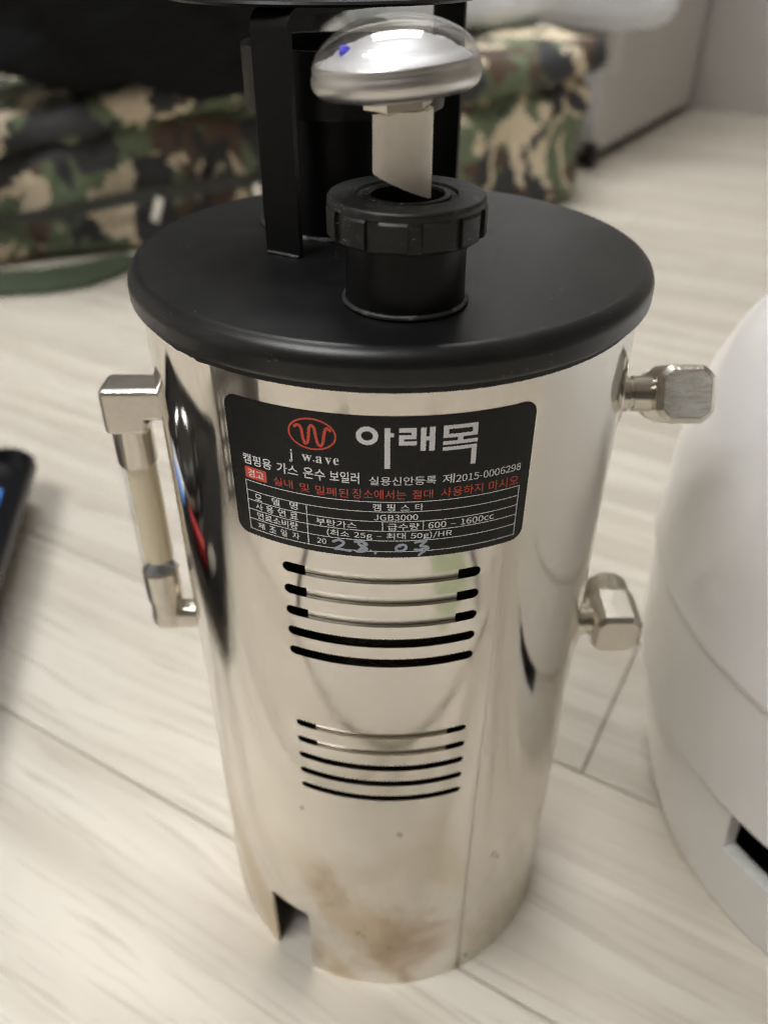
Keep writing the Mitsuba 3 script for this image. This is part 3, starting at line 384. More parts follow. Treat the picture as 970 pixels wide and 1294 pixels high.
def drum():
    th, top = 0.0011, 0.2835
    a0 = 25.3 * DEG * RB; per = 2 * math.pi * RB
    sheet = Polygon([(a0 + 0.00016 - per, 0), (a0 - 0.00016, 0), (a0 - 0.00002, 0.175), (a0 - 0.00002, top), (a0 + 0.00002 - per, top), (a0 + 0.00002 - per, 0.175)])
    cuts = []
    c, hw = -1.6 * DEG * RB, 21.8 * DEG * RB
    for z0, h in [(0.2253 - 0.0079 * i, 0.0034) for i in range(5)] + [(0.1613 - 0.0079 * i, 0.0028) for i in range(5)]:
        cuts.append(LineString([(c - hw + h / 2, z0), (c + hw - h / 2, z0)]).buffer(h / 2, quad_segs=6))
    n0, n1 = -40.8 * DEG * RB, -25.4 * DEG * RB
    cuts.append(sbox(n0 + 0.002, -0.01, n1 - 0.002, 0.0405).buffer(0.002, quad_segs=6))
    sheet = sheet.difference(union_all(cuts))
    rings = [np.array(r.coords)[:-1] for r in (sheet.exterior, *sheet.interiors)]
    m = m3.CrossSection(rings, m3.FillRule.EvenOdd).extrude(th).refine_to_length(0.0022)
    q = m.to_mesh(); v, f = np.array(q.vert_properties[:, :3], float), np.array(q.tri_verts)
    tri = v[f]; fn = np.cross(tri[:, 1] - tri[:, 0], tri[:, 2] - tri[:, 0]); fn /= np.linalg.norm(fn, axis=1, keepdims=True) + 1e-30
    def warp(P):
        a = P[..., 0] / RB; r = RB - th + P[..., 2]
        return np.stack([r * np.sin(a), -r * np.cos(a), P[..., 1]], -1), a
    V, A = warp(tri)
    N = np.stack([np.sin(A) * fn[:, None, 2] + np.cos(A) * fn[:, None, 0], -np.cos(A) * fn[:, None, 2] + np.sin(A) * fn[:, None, 0], np.broadcast_to(fn[:, None, 1], A.shape)], -1)
    # the thin sheet is not a perfect cylinder: shallow waves of a few hundredths of a millimetre bend its reflections
    def wave(P): return 0.00011 * (meshkit.noise(np.stack([P[..., 0] * 85, P[..., 1] * 16, P[..., 1] * 0], -1), 11) - .5) + 0.000045 * (meshkit.noise(np.stack([P[..., 0] * 200, P[..., 1] * 60, P[..., 1] * 0 + 5], -1), 12) - .5)
    e = 0.0005
    ds = (wave(tri + [e, 0, 0]) - wave(tri - [e, 0, 0])) / (2 * e); dz = (wave(tri + [0, e, 0]) - wave(tri - [0, e, 0])) / (2 * e)
    k = fn[:, None, 2]
    N = N - np.stack([np.cos(A) * ds, np.sin(A) * ds, dz], -1) * k[..., None]
    N /= np.linalg.norm(N, axis=-1, keepdims=True)
    V = V + np.stack([np.sin(A), -np.cos(A), 0 * A], -1) * wave(tri)[..., None]
    return V.reshape(-1, 3), np.arange(len(V) * 3).reshape(-1, 3), N.reshape(-1, 3)
put_normals(B + '__body', *drum(), 'm_steel')
for z0, z1 in ((.2062, .2330), (.1505, .1660)):
    put(B + '__inner_plate', lathe([(.0705, z0), (.0711, z0), (.0711, z1), (.0705, z1), (.0705, z0)], 48, (0, 0, 0), -90 - 18.5, -90 + 15.5), 'm_steel_inner')
put(B + '__inner_core', lathe([(0, .03), (.052, .03), (.055, .12), (.055, .27), (0, .27)], 96), 'm_soot')
# ragged black sealant between drum and lid
def gasket():
    n = 720; a = np.arange(n) * 2 * np.pi / n
    P = np.stack([np.cos(a), np.sin(a), a * 0], -1)
    k = meshkit.fbm(P * 34, 3, 5); g = np.clip((meshkit.noise(P * 7 + 3, 2) - 0.45) * 5, 0, 1) * np.clip(-P[:, 0] * 4 + .3, 0, 1) * np.clip(-P[:, 1] * 5, 0, 1)
    low = 0.2806 - np.clip(k - 0.46, 0, 0.2) * 0.0050 * g - 0.00012 * meshkit.noise(P * 300, 3)
    rows = [(np.full(n, RB - 0.0012), low), (np.full(n, RB + 0.00022), low), (np.full(n, RB + 0.00022), np.full(n, .2845)), (np.full(n, RB - 0.0012), np.full(n, .2845))]
    v = np.concatenate([np.stack([r * np.cos(a), r * np.sin(a), z], -1) for r, z in rows]); f = []
    i = np.arange(n); j = (i + 1) % n
    for k in range(4):
        b, t = k * n, ((k + 1) % 4) * n
        f += [np.stack([b + i, b + j, t + j, t + i], -1)]
    return v, np.vstack(f)
put(B + '__sealant', gasket(), 'm_gap', 40)
lid = [(0.0, .2825), (0.0732, .2825)] + arc(0.0732, 0.2844, 0.0019, -90, 0, 6) + arc(0.0702, 0.2870, 0.0049, 2, 80, 14) + [(0.064, .2922), (0.055, .2925), (0.045, .2927), (0.02, .2929), (0.0, .2930)]
put(B + '__lid', lathe(lid, 256), 'm_black_coat', 50)

# filler neck, ring nut with lugs, the slanted white stem and the glass topped knob
NX, NY = 0.0036, -0.0450
put(B + '__filler_neck', lathe([(.0147, .2924), (.0145, .2932), (.0143, .3085), (.0085, .3085), (.0082, .300), (0, .300)], 96, (NX, NY, 0)), 'm_black_satin')
put(B + '__weld_bead', lathe([(.0146, .2938)] + arc(.0149, .2932, .0006, 90, -20, 5), 128, (NX, NY, 0)), 'm_bead', True)
nut = [(.0140, .3083), (.0172, .3083), (.0177, .3088), (.0177, .3154), (.0183, .3157), (.0183, .3165)] + arc(.0173, .3166, .0010, 0, 80, 5) + \
      [(.0135, .3177), (.0118, .3176), (.0115, .3169), (.0102, .3167), (.0100, .3174), (.0088, .3175), (.0084, .3170), (.0084, .302)]
put(B + '__ring_nut', lathe(nut, 144, (NX, NY, 0)), 'm_black_plastic', 35)
def lug(a):
    w = 19.5 / 2
    m = lathe([(.0172, .3090), (.0182, .3090), (.01865, .3094), (.01865, .3150), (.0182, .31555), (.0172, .31555)], 9, (0, 0, 0), a - w, a + w)
    e = []
    for s in (0, 1):                                              # close both ends
        ring = [(.0172, .3090), (.0182, .3090), (.01865, .3094), (.01865, .3150), (.0182, .31555), (.0172, .31555)]
        g = math.radians(a - w if s == 0 else a + w)
        v = np.array([(r * math.cos(g), r * math.sin(g), z) for r, z in ring])
        f = np.array([(0, i, i + 1) for i in range(1, 5)])
        e.append(trimesh.Trimesh(v, f[:, ::-1] if s else f, process=False))
    return move(cat(m, *e), (NX, NY, 0))
for k in range(12):
    put(B + '__ring_nut__lug', lug(-100 + 30 * k), 'm_black_plastic', 25)
def stem():
    c = m3.Manifold.cylinder(0.024, 0.0067, 0.0066, 64).translate([0, 0, 0.311])
    c = c.trim_by_plane([0.37, 0.10, 0.93], 0.93 * 0.3172 + 0.10 * 0.0)
    return move(c, (0.0024, -0.045, 0))
put(B + '__stem', stem(), 'm_stem', 30)
KN = (0.0012, -0.045, 0.3371)
TILT = -4.6
def knob_part(profile, n=128): return move(lathe(profile, n), KN, ry=TILT)
kn = B + '__knob'
put(kn, knob_part([(0, 0), (.0080, 0), (.0118, .0002), (.0150, .0010)] + arc(.0150, .0040, .0031, -62, 35, 9) + [(.01765, .0062), (.0176, .0069), (.0173, .0072)] + [(.0167, .0071), (.0160, .0069), (.0155, .0062), (0, .0060)]), 'm_alu', 50)
put(kn + '__dome', knob_part([(.0171, .0066)] + [(.0174 * math.cos(t) ** 1.05, .0064 + .0090 * math.sin(t)) for t in np.linspace(0.06, math.pi / 2 - 1e-4, 24)]), 'm_clear', True)
put(kn + '__reflector', knob_part([(.0162, .0067), (.0152, .0074), (.0140, .0082), (.0134, .0082), (.0122, .0092), (.0104, .0102), (.0096, .0100), (.0080, .0108), (.0062, .0114), (.0050, .0111), (.0034, .0117), (0, .0118)], 128), 'm_reflector', 40)
put(kn + '__blue_mark', move(rbox((.0022, .0012, .0020), .0005, 12), (KN[0] - .0108, KN[1] - .0056, KN[2] + .0090), rx=-32), 'm_blue')
put(B + '__knob_nut', move(lathe([(0, -.0026), (.0066, -.0026), (.0076, -.0018), (.0076, .0004), (0, .0004)], 6), KN, rz=12, ry=TILT), 'm_nickel_smooth', False)

# chimney pipe behind, with its strap and cover plate
CX, CY = -0.0137, 0.0245
put(B + '__chimney_pipe', lathe([(.0262, .2924), (.0260, .3255), (.0245, .3255), (.0245, .2924)], 96, (CX, CY, 0)), 'm_black_satin')
put(B + '__chimney_collar', lathe([(.0272, .3252), (.0288, .3252), (.0289, .3260), (.0289, .3405), (.0285, .3412), (.0262, .3412), (.0262, .3254)], 96, (CX, CY, 0)), 'm_black_coat')
put(B + '__chimney_bead', lathe([(.0262, .2940)] + arc(.0266, .2932, .0007, 90, -20, 5), 128, (CX, CY, 0)), 'm_bead', True)
L0, L1 = np.array([-0.0297, -0.0135]), np.array([0.0190, 0.0715])
sd = (L1 - L0) / np.linalg.norm(L1 - L0)
def strap():
    span = float(np.linalg.norm(L1 - L0)); t, w, zt, zb, r = .0017, .0112, .3512, .2926, .0045
    outer = sbox(0, zb - 1, span, zt).buffer(-r).buffer(r, quad_segs=8)
    inner = sbox(t, zb - 1, span - t, zt - t).buffer(-r + t).buffer(r - t, quad_segs=8)
    s = outer.difference(inner).intersection(sbox(-1, zb, 1, 1))
    m = trimesh.creation.extrude_polygon(s, w, engine='earcut')         # x along, y up, z across
    v = np.array(m.vertices); cr = np.array([sd[1], -sd[0]])
    cr = 0.80 * cr + 0.60 * np.array([sd[0], sd[1]]) * 0
    cr = cr / np.linalg.norm(cr)
    P = np.stack([L0[0] + v[:, 0] * sd[0] + (v[:, 2] - w / 2) * cr[0], L0[1] + v[:, 0] * sd[1] + (v[:, 2] - w / 2) * cr[1], v[:, 1]], -1)
    q = trimesh.Trimesh(P, m.faces, process=False); q.fix_normals(); return q
put(B + '__strap', strap(), 'm_black_satin', 30)
put(B + '__strap_bead', move(rbox((.0108, .0012, .0010), .00045, 8), (L0[0], L0[1] - .0004, .2932), rz=math.degrees(math.atan2(-sd[0], sd[1]))), 'm_bead')
put(B + '__cover_plate', lathe([(0, .3514), (.0420, .3514), (.0426, .3520), (.0420, .3526), (0, .3526)], 128, (-.0195, .0265, 0)), 'm_black_satin')

# water gauge on the left side
GX, GY = -0.0865, 0.0
def elbow_solid(z, sgn):
    a = rbox((.0140, .0138, .0165), .0020, 16).translate([GX, GY, z - .0007])
    b = rbox((.0200, .0136, .0112), .0020, 16).translate([GX + .0085, GY, z + .00195])
    return a + b
put(B + '__gauge_elbow', elbow_solid(.2395, 1), 'm_nickel', 35)
put(B + '__gauge_ferrule', lathe([(.0066, .2345), (.0068, .2180), (.0064, .2170), (.0054, .2170)][::-1], 64, (GX, GY, 0)), 'm_nickel_smooth')
put(B + '__gauge_tube', lathe([(.0062, .1640), (.0062, .2210)], 64, (GX, GY, 0)), 'm_clear', True)
put(B + '__gauge_tube__liner', lathe([(.0049, .1745), (.0052, .1775), (.0052, .2230)], 64, (GX + .0005, GY, 0)), 'm_hose', 40)
put(B + '__gauge_tube__seal', lathe([(.0052, .1676), (.0050, .1684), (0, .1684)], 48, (GX, GY, 0)), 'm_seal', 40)
put(B + '__gauge_ferrule', lathe([(.0056, .1560), (.0067, .1560), (.0068, .1688), (.0065, .1694), (.0054, .1694), (.0054, .155)], 64, (GX, GY, 0)), 'm_nickel_smooth')
low = m3.Manifold.cylinder(.012, .0060, .0062, 48).translate([GX, GY, .1460]) + rbox((.0120, .0120, .0110), .0045, 24).translate([GX, GY, .1462]) + rbox((.0190, .0100, .0100), .0035, 24).translate([GX + .0080, GY, .1462])
put(B + '__gauge_elbow', low, 'm_nickel', 40)

# the two outlet fittings on the right side
def block(w, r, depth, ch):                                     # a square bar with its corners turned off, along y, both ends chamfered
    def shape(k): return sbox(-w / 2 + k, -w / 2 + k, w / 2 - k, w / 2 - k).intersection(Polygon([((r - k) * math.cos(t), (r - k) * math.sin(t)) for t in np.linspace(0, 2 * math.pi, 97)[:-1]]))
    a = m3.CrossSection([np.array(shape(0).exterior.coords)[:-1]], m3.FillRule.EvenOdd).extrude(depth - 2 * ch).translate([0, 0, ch])
    b = m3.CrossSection([np.array(shape(ch).exterior.coords)[:-1]], m3.FillRule.EvenOdd).extrude(depth)
    m = move(m3.Manifold.batch_hull([a, b]), (0, 0, -depth / 2), rx=0); m = move(m, rx=90)
    f = move(m3.CrossSection([np.array(shape(ch * 1.15).exterior.coords)[:-1]], m3.FillRule.EvenOdd).extrude(.0006), (0, 0, depth / 2 - .0004)); f = move(f, rx=90)
    return m, f
def outlet(z, cx, pitch, sawn):
    t = B + '__outlet_fitting'
    n = 0
    while any(k == t or k.startswith(t + '__') for k in scene): n += 1; t = B + f'__outlet_fitting_{n:03d}'
    def turn(m): return move(m, (cx, 0, z), rx=pitch)
    m, f = block(.0185, .0105, .0190, .0017)
    put(t, turn(m), 'm_nickel', 35)
    if sawn: put(t + '__sawn_face', turn(f), 'm_nickel_sawn')
    pipe = lathe([(0, .0), (.0060, .0), (.0060, .0025), (.0052, .003), (.0052, .0038), (.0058, .0042), (.0058, cx - RB - .006), (0, cx - RB - .006)], 64)
    put(t + '__pipe', move(pipe, (RB + .0018, 0, z), ry=90), 'm_nickel_smooth')
    put(t + '__flange', move(lathe([(0, 0), (.0108, 0), (.0110, .0003), (.0106, .0012), (.0062, .0014), (0, .0014)], 64), (RB - .0002, 0, z), ry=90), 'm_nickel_smooth')
    ring = [(.0084, 0), (.0090, .0006)] + [(.0090 + (.0003 if i % 2 else -.0002), .0010 + .0008 * i) for i in range(10)] + [(.0084, .0092), (0, .0092)]
    put(t + '__socket', turn(move(lathe([(0, 0)] + ring, 64), (0, .0092, 0), rx=-90)), 'm_nickel')
outlet(.2440, .0935, -27, True)
outlet(.1445, .0890, 3, False)
put(B + '__rivet', move(lathe([(0, 0), (.0010, 0), (.0007, .0005), (0, .0006)], 16), tuple(cyl_pt(28.6 * DEG * RB, .0075, RB - .0002)), rx=90, rz=28.6), 'm_soot')

# ------------------------------------------------------------------ the printed label
S0, S1, Z0, Z1 = -.0430, .0372, .2330, .2746
LB = B + '__label_plate'
def on_drum(poly, depth, step=0.002):
    """A flat outline in (s, z) metres laid round the drum, depth metres above the steel."""
    ms = []
    for g in getattr(poly, 'geoms', [poly]):
        if g.is_empty or g.area < 1e-12: continue
        a, b = g.bounds[0], g.bounds[2]; n = max(1, int(math.ceil((b - a) / step)))
        for i in range(n):
            q = g if n == 1 else g.intersection(sbox(a + (b - a) * i / n, -1, a + (b - a) * (i + 1) / n, 1))
            for h in getattr(q, 'geoms', [q]):
                if h.geom_type == 'Polygon' and h.area > 1e-13:
                    v, f = trimesh.creation.triangulate_polygon(h, engine='earcut')
                    ms.append(trimesh.Trimesh(np.column_stack([v, np.zeros(len(v))]), f, process=False))
    m = trimesh.util.concatenate(ms); v = np.array(m.vertices)
    P = cyl_pt(v[:, 0], v[:, 1], RB + depth); f = np.array(m.faces)
    n = np.cross(P[f[:, 1]] - P[f[:, 0]], P[f[:, 2]] - P[f[:, 0]]); out = (n * np.stack([P[f[:, 0], 0], P[f[:, 0], 1], 0 * P[f[:, 0], 0]], -1)).sum(1) > 0
    f[~out] = f[~out][:, ::-1]
    N = P * [1, 1, 0]; N /= np.linalg.norm(N, axis=1, keepdims=True)
    return P, f, N
plate = sbox(S0, Z0, S1, Z1).buffer(-.0035).buffer(.0035, quad_segs=8)
put_normals(LB, *on_drum(plate, .00022, .0012), 'm_label')
MM = 0.001
def run(text, s0, s1, zb, zt, keys=None, bold=0.0):
    """Text fitted into s0..s1 (mm along the drum), zb..zt (mm up)."""
    x, out = 0, []
    for ch in (keys or text):
        if ch == ' ': x += 330; continue
        polys, adv = GLYPHS[ch]
        for rings in polys:
            r = [np.array(q).reshape(-1, 2) + [x, 0] for q in rings]
            out.append(Polygon(r[0], r[1:]).buffer(0))
        x += adv
    g = union_all(out)
    if bold: g = g.buffer(bold)
    a, b, c, d = g.bounds
    k, l = (s1 - s0) / (c - a), (zt - zb) / (d - b)
    return affinity.affine_transform(g, [k * MM, 0, 0, l * MM, (s0 - a * k) * MM, (zb - b * l) * MM])
def R(a, b, c, d): return sbox(min(a, c) * MM, min(b, d) * MM, max(a, c) * MM, max(b, d) * MM)
def ring(cx, cz, rx, rz, w):
    c = affinity.scale(Polygon([(math.cos(t), math.sin(t)) for t in np.linspace(0, 2 * math.pi, 49)[:-1]]), 1, 1)
    e = lambda x, z: affinity.translate(affinity.scale(c, x * MM, z * MM, origin=(0, 0)), cx * MM, cz * MM)
    return e(rx, rz).difference(e(rx - w, rz - w))
big = [ring(-5.2, 269.4, 2.65, 2.5, 1.25), R(-1.1, 260.4, .25, 271.6), R(.2, 269.2, 1.1, 270.3),
       R(2.3, 270.4, 6.4, 271.6), R(5.2, 269, 6.4, 271.6), R(2.3, 268.6, 6.4, 269.7), R(2.3, 266.9, 3.5, 269.7), R(2.3, 266.9, 6.5, 268.0),
       R(7.4, 265.3, 8.7, 271.6), R(9.5, 265.2, 10.85, 271.7), R(8.6, 268.1, 9.6, 269.2),
       R(12.8, 270.7, 21.3, 271.75), R(12.8, 268.4, 14.1, 271.7), R(20.0, 268.4, 21.3, 271.7), R(12.8, 268.4, 21.3, 269.4), R(16.4, 267.0, 17.7, 268.6),
       R(12.8, 266.5, 21.4, 267.5), R(12.8, 264.9, 21.3, 265.9), R(20.0, 260.3, 21.3, 265.9)]
white = union_all(big + [
    run('캠핑용', -38.7, -30.1, 255.7, 258.8, bold=14), run('가스', -28.6, -22.8, 255.6, 258.8, bold=14), run('온수', -21.4, -15.7, 255.6, 258.9, bold=14),
    run('보일러', -14.6, -7.2, 255.7, 259.0, bold=14), run('실용신안등록', -4.8, 11.6, 255.6, 258.1, bold=5), run('제', 13.2, 16.2, 255.4, 258.2, bold=5),
    run('2015-0006298', 16.6, 34.3, 255.5, 257.6, bold=5),
    run('j', -24.9, -24.0, 259.7, 263.3, ['_j']), run('w', -21.5, -18.9, 260.6, 262.5, ['_w']), ring(-18.4, 261.1, .22, .22, .21),
    run('a', -17.9, -16.3, 260.6, 262.6, ['_a']), run('v', -15.6, -13.9, 260.6, 262.5, ['_v']), run('e', -13.5, -12.1, 260.6, 262.6, ['_e'])])
grey = union_all([
    run('모', -36.2, -34.0, 244.9, 247.0, bold=9), run('델', -30.9, -28.6, 245.1, 247.3, bold=9), run('명', -25.8, -23.5, 245.3, 247.5, bold=9),
    run('사', -36.2, -34.0, 242.0, 244.1, bold=9), run('용', -33.0, -30.7, 242.1, 244.3, bold=9), run('연', -29.4, -27.1, 242.1, 244.3, bold=9), run('료', -25.9, -23.6, 242.2, 244.3, bold=9),
    run('연료소비량', -36.1, -23.8, 238.9, 241.2, bold=9), run('제', -36.1, -34.0, 235.7, 237.8, bold=9), run('조', -32.6, -30.4, 235.7, 237.8, bold=9), run('일', -29.0, -27.2, 235.7, 237.9, bold=9), run('자', -25.6, -23.6, 235.7, 237.9, bold=9),
    run('캠', -4.0, -1.9, 247.9, 250.1, bold=9), run('핑', -.5, 1.6, 247.9, 250.1, bold=9), run('스', 3.0, 5.2, 248.1, 249.9, bold=9), run('타', 6.6, 8.7, 247.9, 250.0, bold=9),
    run('JGB3000', -3.7, 7.4, 245.0, 246.8, bold=9), run('부탄가스', -18.7, -8.1, 242.0, 244.1, bold=9), run('급수량', -.3, 7.8, 241.9, 244.1, bold=9),
    run('600 – 1600cc', 10.1, 27.8, 242.1, 244.0, bold=9), run('(최소 25g – 최대 50g)/HR', -15.9, 16.4, 238.7, 241.1, bold=9), run('20', -18.7, -16.2, 236.0, 237.7, bold=9)])
W = .22
rules = union_all([R(-38.6, z - W / 2, 34.5, z + W / 2) for z in (250.6, 247.6, 244.6, 241.6, 238.5, 235.0)] +
                  [R(x - W / 2, a, x + W / 2, b) for x, a, b in ((-38.6, 234.9, 250.7), (34.5, 234.9, 250.7), (-21.1, 235, 247.6), (-1.5, 241.6, 244.6), (8.8, 241.6, 244.6))])
red = union_all([run('실내', -29.9, -24.5, 251.6, 254.1), run('및', -22.5, -20.0, 251.5, 254.0), run('밀폐된', -18.4, -10.0, 251.4, 254.0),
    run('장소에서는', -9.0, 4.2, 251.4, 254.3), run('절대', 5.8, 10.9, 251.5, 254.1), run('사용하지', 13.0, 23.9, 251.4, 254.2), run('마시오', 25.5, 34.0, 251.1, 254.1)])
wbox = sbox(-.0385, .2514, -.0319, .2549).buffer(-.0005).buffer(.0005)
wtext = run('경고', -37.6, -32.7, 251.9, 254.4, bold=10)
def stroke(pts, w):                                              # a rounded pen stroke through points in mm
    p = np.array(pts, float); t = np.linspace(0, len(p) - 1, 6 * len(p))
    q = np.stack([np.interp(t, np.arange(len(p)), p[:, i]) for i in (0, 1)], -1)
    for _ in range(3): q[1:-1] = (q[:-2] + 2 * q[1:-1] + q[2:]) / 4
    return LineString(q * MM).buffer(w * MM / 2, quad_segs=6)
logo = union_all([ring(-18.6, 268.5, 6.1, 4.35, .45),
    stroke([(-22.9, 270.0), (-22.3, 270.6), (-21.5, 270.4), (-21.1, 269.4), (-20.9, 267.0), (-20.4, 265.6), (-19.7, 266.0), (-19.4, 268.0), (-19.2, 270.2), (-18.6, 271.0), (-17.9, 270.4),
            (-17.6, 268.0), (-17.2, 266.0), (-16.5, 265.4), (-15.9, 266.2), (-15.6, 268.5), (-15.2, 270.2), (-14.7, 270.6), (-14.0, 270.0)], .75)])
hand = union_all([stroke([(-14.3, 237.2), (-13.0, 238.0), (-11.4, 237.5), (-11.9, 236.4), (-14.1, 234.8), (-12.3, 235.0), (-9.9, 234.7)], .75),
    stroke([(-8.5, 237.9), (-6.6, 238.0), (-5.4, 237.2), (-7.2, 236.5), (-5.4, 235.9), (-6.4, 234.8), (-8.2, 234.8)], .85), stroke([(-7.6, 237.2), (-6.4, 236.0), (-7.4, 235.4)], .8),
    stroke([(-4.6, 235.3), (-4.5, 235.4)], .45), stroke([(-3.4, 234.4), (-3.2, 235.0)], .7),
    stroke([(2.9, 237.3), (1.9, 236.4), (2.2, 235.3), (3.4, 235.2), (4.6, 236.0), (4.5, 237.0), (3.4, 237.4), (3.0, 236.8)], .75),
    stroke([(6.9, 237.9), (8.4, 238.2), (9.9, 238.3), (8.0, 236.6), (10.0, 236.4), (10.4, 235.6), (8.6, 234.4), (8.0, 233.7)], .75), stroke([(6.8, 235.6), (8.4, 235.5), (9.6, 235.8)], .6)])
for name, g, d, mat in (('white_lettering', white, .00027, 'm_ink_white'), ('table_lettering', grey, .00027, 'm_ink_grey'), ('table_rule', rules, .00026, 'm_ink_grey'), ('red_lettering', red, .00027, 'm_ink_red'),
                        ('warning_box', wbox, .00026, 'm_ink_red'), ('warning_lettering', wtext, .00030, 'm_ink_white'), ('logo', logo, .00027, 'm_ink_red'), ('handwritten_date', hand, .00032, 'm_marker')):
    put_normals(f'{LB}__{name}', *on_drum(g, d), mat)

# ------------------------------------------------------------------ the white heater on the right
HX, HY = 0.2615, 0.0160
H = thing('round_heater', 'glossy white domed round heater with a dark slot near its base', 'heater')
def heater_shell():
    out = [(.1180, .0), (.1205, .0015), (.1240, .012), (.1310, .040), (.1362, .075), (.1366, .0790), (.1355, .0812), (.1318, .0822), (.1316, .0846), (.1395, .0850), (.1412, .0858), (.1426, .0885), (.1445, .120), (.1452, .1430), (.1449, .1450), (.1452, .1462),
           (.1464, .1476), (.1474, .1492), (.1476, .1512), (.1470, .1540), (.1466, .165), (.1458, .185), (.1440, .2), (.1398, .2216), (.1325, .239), (.1250, .2490), (.1120, .2600), (.0900, .2710), (.06, .2780), (.0, .2815)]
    o = np.array(out); d = np.gradient(o, axis=0); nn = np.stack([-d[:, 1], d[:, 0]], -1); nn /= np.linalg.norm(nn, axis=1, keepdims=True)
    prof = np.vstack([[(0, -.0)], [(o[0, 0], 0)], o[1:]])
    m = m3.CrossSection([prof[:-1].tolist() + [(0.0005, .2815), (0, .2815)]]).revolve(256)
    core = m3.CrossSection([[(0, -.01), (.112, -.01), (.1265, .05), (.1295, .0835), (.14, .15), (.138, .2), (.118, .245), (.05, .27), (0, .27)]]).revolve(128)
    sector = m3.CrossSection([[(.10, .0540), (.16, .0540), (.16, .0832), (.10, .0832)]]).revolve(64, 37.0).rotate([0, 0, -90 - 64.6])
    return (m - core) - sector
hm = heater_shell()
put(H + '__shell', move(hm, (HX, HY, 0)), 'm_heater', 32)
put(H + '__inner_housing', lathe([(0, .005), (.105, .005), (.112, .05), (.112, .10), (0, .10)], 96, (HX, HY, 0)), 'm_heater_inside')

# ------------------------------------------------------------------ the black stove on the left
ST = thing('portable_stove', 'black square portable stove with a blue and white panel at the left edge', 'stove')
SX, SY, SR = -0.368, 0.122, 11.0
SLEN = 0.064                                                # longer than wide by this much
def local(m, z=0): return move(m, (SX, SY, z), rz=SR)
def rounded(w, h, r): return sbox(-w / 2 + r, -h / 2 + r, w / 2 - r, h / 2 - r).buffer(r, quad_segs=8)
def loft(levels):
    n = None; V, F = [], []
    for w, r, z in levels:
        c = np.array(rounded(w, w + SLEN, r).exterior.coords)[:-1]
        V.append(np.column_stack([c, np.full(len(c), z)])); n = len(c)
    for k in range(len(levels) - 1):
        i = np.arange(n); j = (i + 1) % n
        F.append(np.stack([k * n + i, k * n + j, (k + 1) * n + j, (k + 1) * n + i], -1))
    v = np.vstack(V); f = np.vstack(F); f = np.vstack([f[:, [0, 1, 2]], f[:, [0, 2, 3]]])
    caps = []
    for k in (0, len(levels) - 1):
        i = np.arange(1, n - 1); caps.append(np.stack([np.full(n - 2, k * n), k * n + i, k * n + i + 1], -1))
    m = trimesh.Trimesh(v, np.vstack([f, *caps]), process=False); m.fix_normals(); return m
put(ST + '__body', local(loft([(.13, .02, .012), (.16, .022, .0135), (.246, .024, .026), (.258, .027, .034), (.2585, .027, .039), (.255, .026, .042), (.249, .024, .042), (.242, .021, .034), (.238, .019, .032)])), 'm_stove', 35)
for x in (-.055, .055):
    for y in (-.055, .055):
        put(ST + '__foot', local(move(lathe([(0, 0), (.012, 0), (.014, .013), (0, .013)], 24), (x, y, 0))), 'm_gap')
put(ST + '__burner', local(lathe([(0, 0.0322), (.052, 0.0322), (.054, 0.0400), (.050, 0.0500), (.040, 0.0540), (.036, 0.0500), (0, 0.0480)], 64)), 'm_heater_inside')
put(ST + '__burner_ring', local(lathe([(.062, 0.0322), (.070, 0.0322), (.072, 0.0380), (.068, 0.0440), (.062, 0.0400)], 64)), 'm_chrome')
for k in range(4):
    put(ST + '__grate_arm', local(move(rbox((.055, .005, .010), .002, 8), (.078 * math.cos(k * math.pi / 2 + .78), .078 * math.sin(k * math.pi / 2 + .78), 0.0540), rz=45 + 90 * k)), 'm_gap')
put(ST + '__gas_lever', local(move(rbox((.014, .07, .022), .005, 12), (.097, -.065, 0.0440))), 'm_red')
put(ST + '__dial', local(move(lathe([(0, .0), (.016, 0), (.015, .016), (0, .017)], 48), (.090, -.125, 0.0322))), 'm_chrome')
put(ST + '__blue_panel', local(move(rbox((.0205, .092, .005), .002, 8), (.1000, .064, .0345))), 'm_screen_blue')
put(ST + '__white_panel', local(move(rbox((.020, .092, .005), .002, 8), (.0795, .064, .0345))), 'm_screen_white')

# ------------------------------------------------------------------ the camouflage bag and what lies on it
BG = thing('camouflage_bag', 'large camouflage cloth bag with flap lid and zipper on the floor', 'bag')
bd = np.array([.927, .375]); bd /= np.linalg.norm(bd); bn = np.array([-bd[1], bd[0]])      # along the front, and to the back
BP = np.array([.325, 1.172]); LBAG, DBAG = 1.25, .42                                         # front right corner
def bag_map(v):                                            # x: from the right corner leftwards is negative, y: depth, z: up
    u = v[:, 0]; k = np.clip(-u / .9, 0, 1)
    z = v[:, 2] * (1.0 - 0.30 * k) * (1 - 0.04 * np.clip(1 + u / 0.30, 0, 1))
    z = z - .016 * np.sin(np.clip(-u / LBAG, 0, 1) * 9.5) * np.clip(z * 5, 0, 1)
    d = v[:, 1]
    return np.stack([BP[0] + u * bd[0] + d * bn[0], BP[1] + u * bd[1] + d * bn[1], z], -1)
def bagpiece(size, lo, r, amp, seed, freq=9):
    m = soft_box(size, r, .011, amp, freq, seed); v = np.array(m.vertices) + np.array(size) / 2 + lo
    fold = .009 * np.sin(v[:, 0] * 46 + 6 * meshkit.noise(v * 7, 3)) * np.clip((v[:, 2] - .02) * 8, 0, 1)
    v[:, 1] += fold * (v[:, 1] < DBAG / 2)
    return trimesh.Trimesh(bag_map(v), m.faces, process=False)
put(BG + '__body', bagpiece((LBAG, DBAG, .215), (-LBAG, 0, 0), .045, .020, 1), 'm_camo', True)
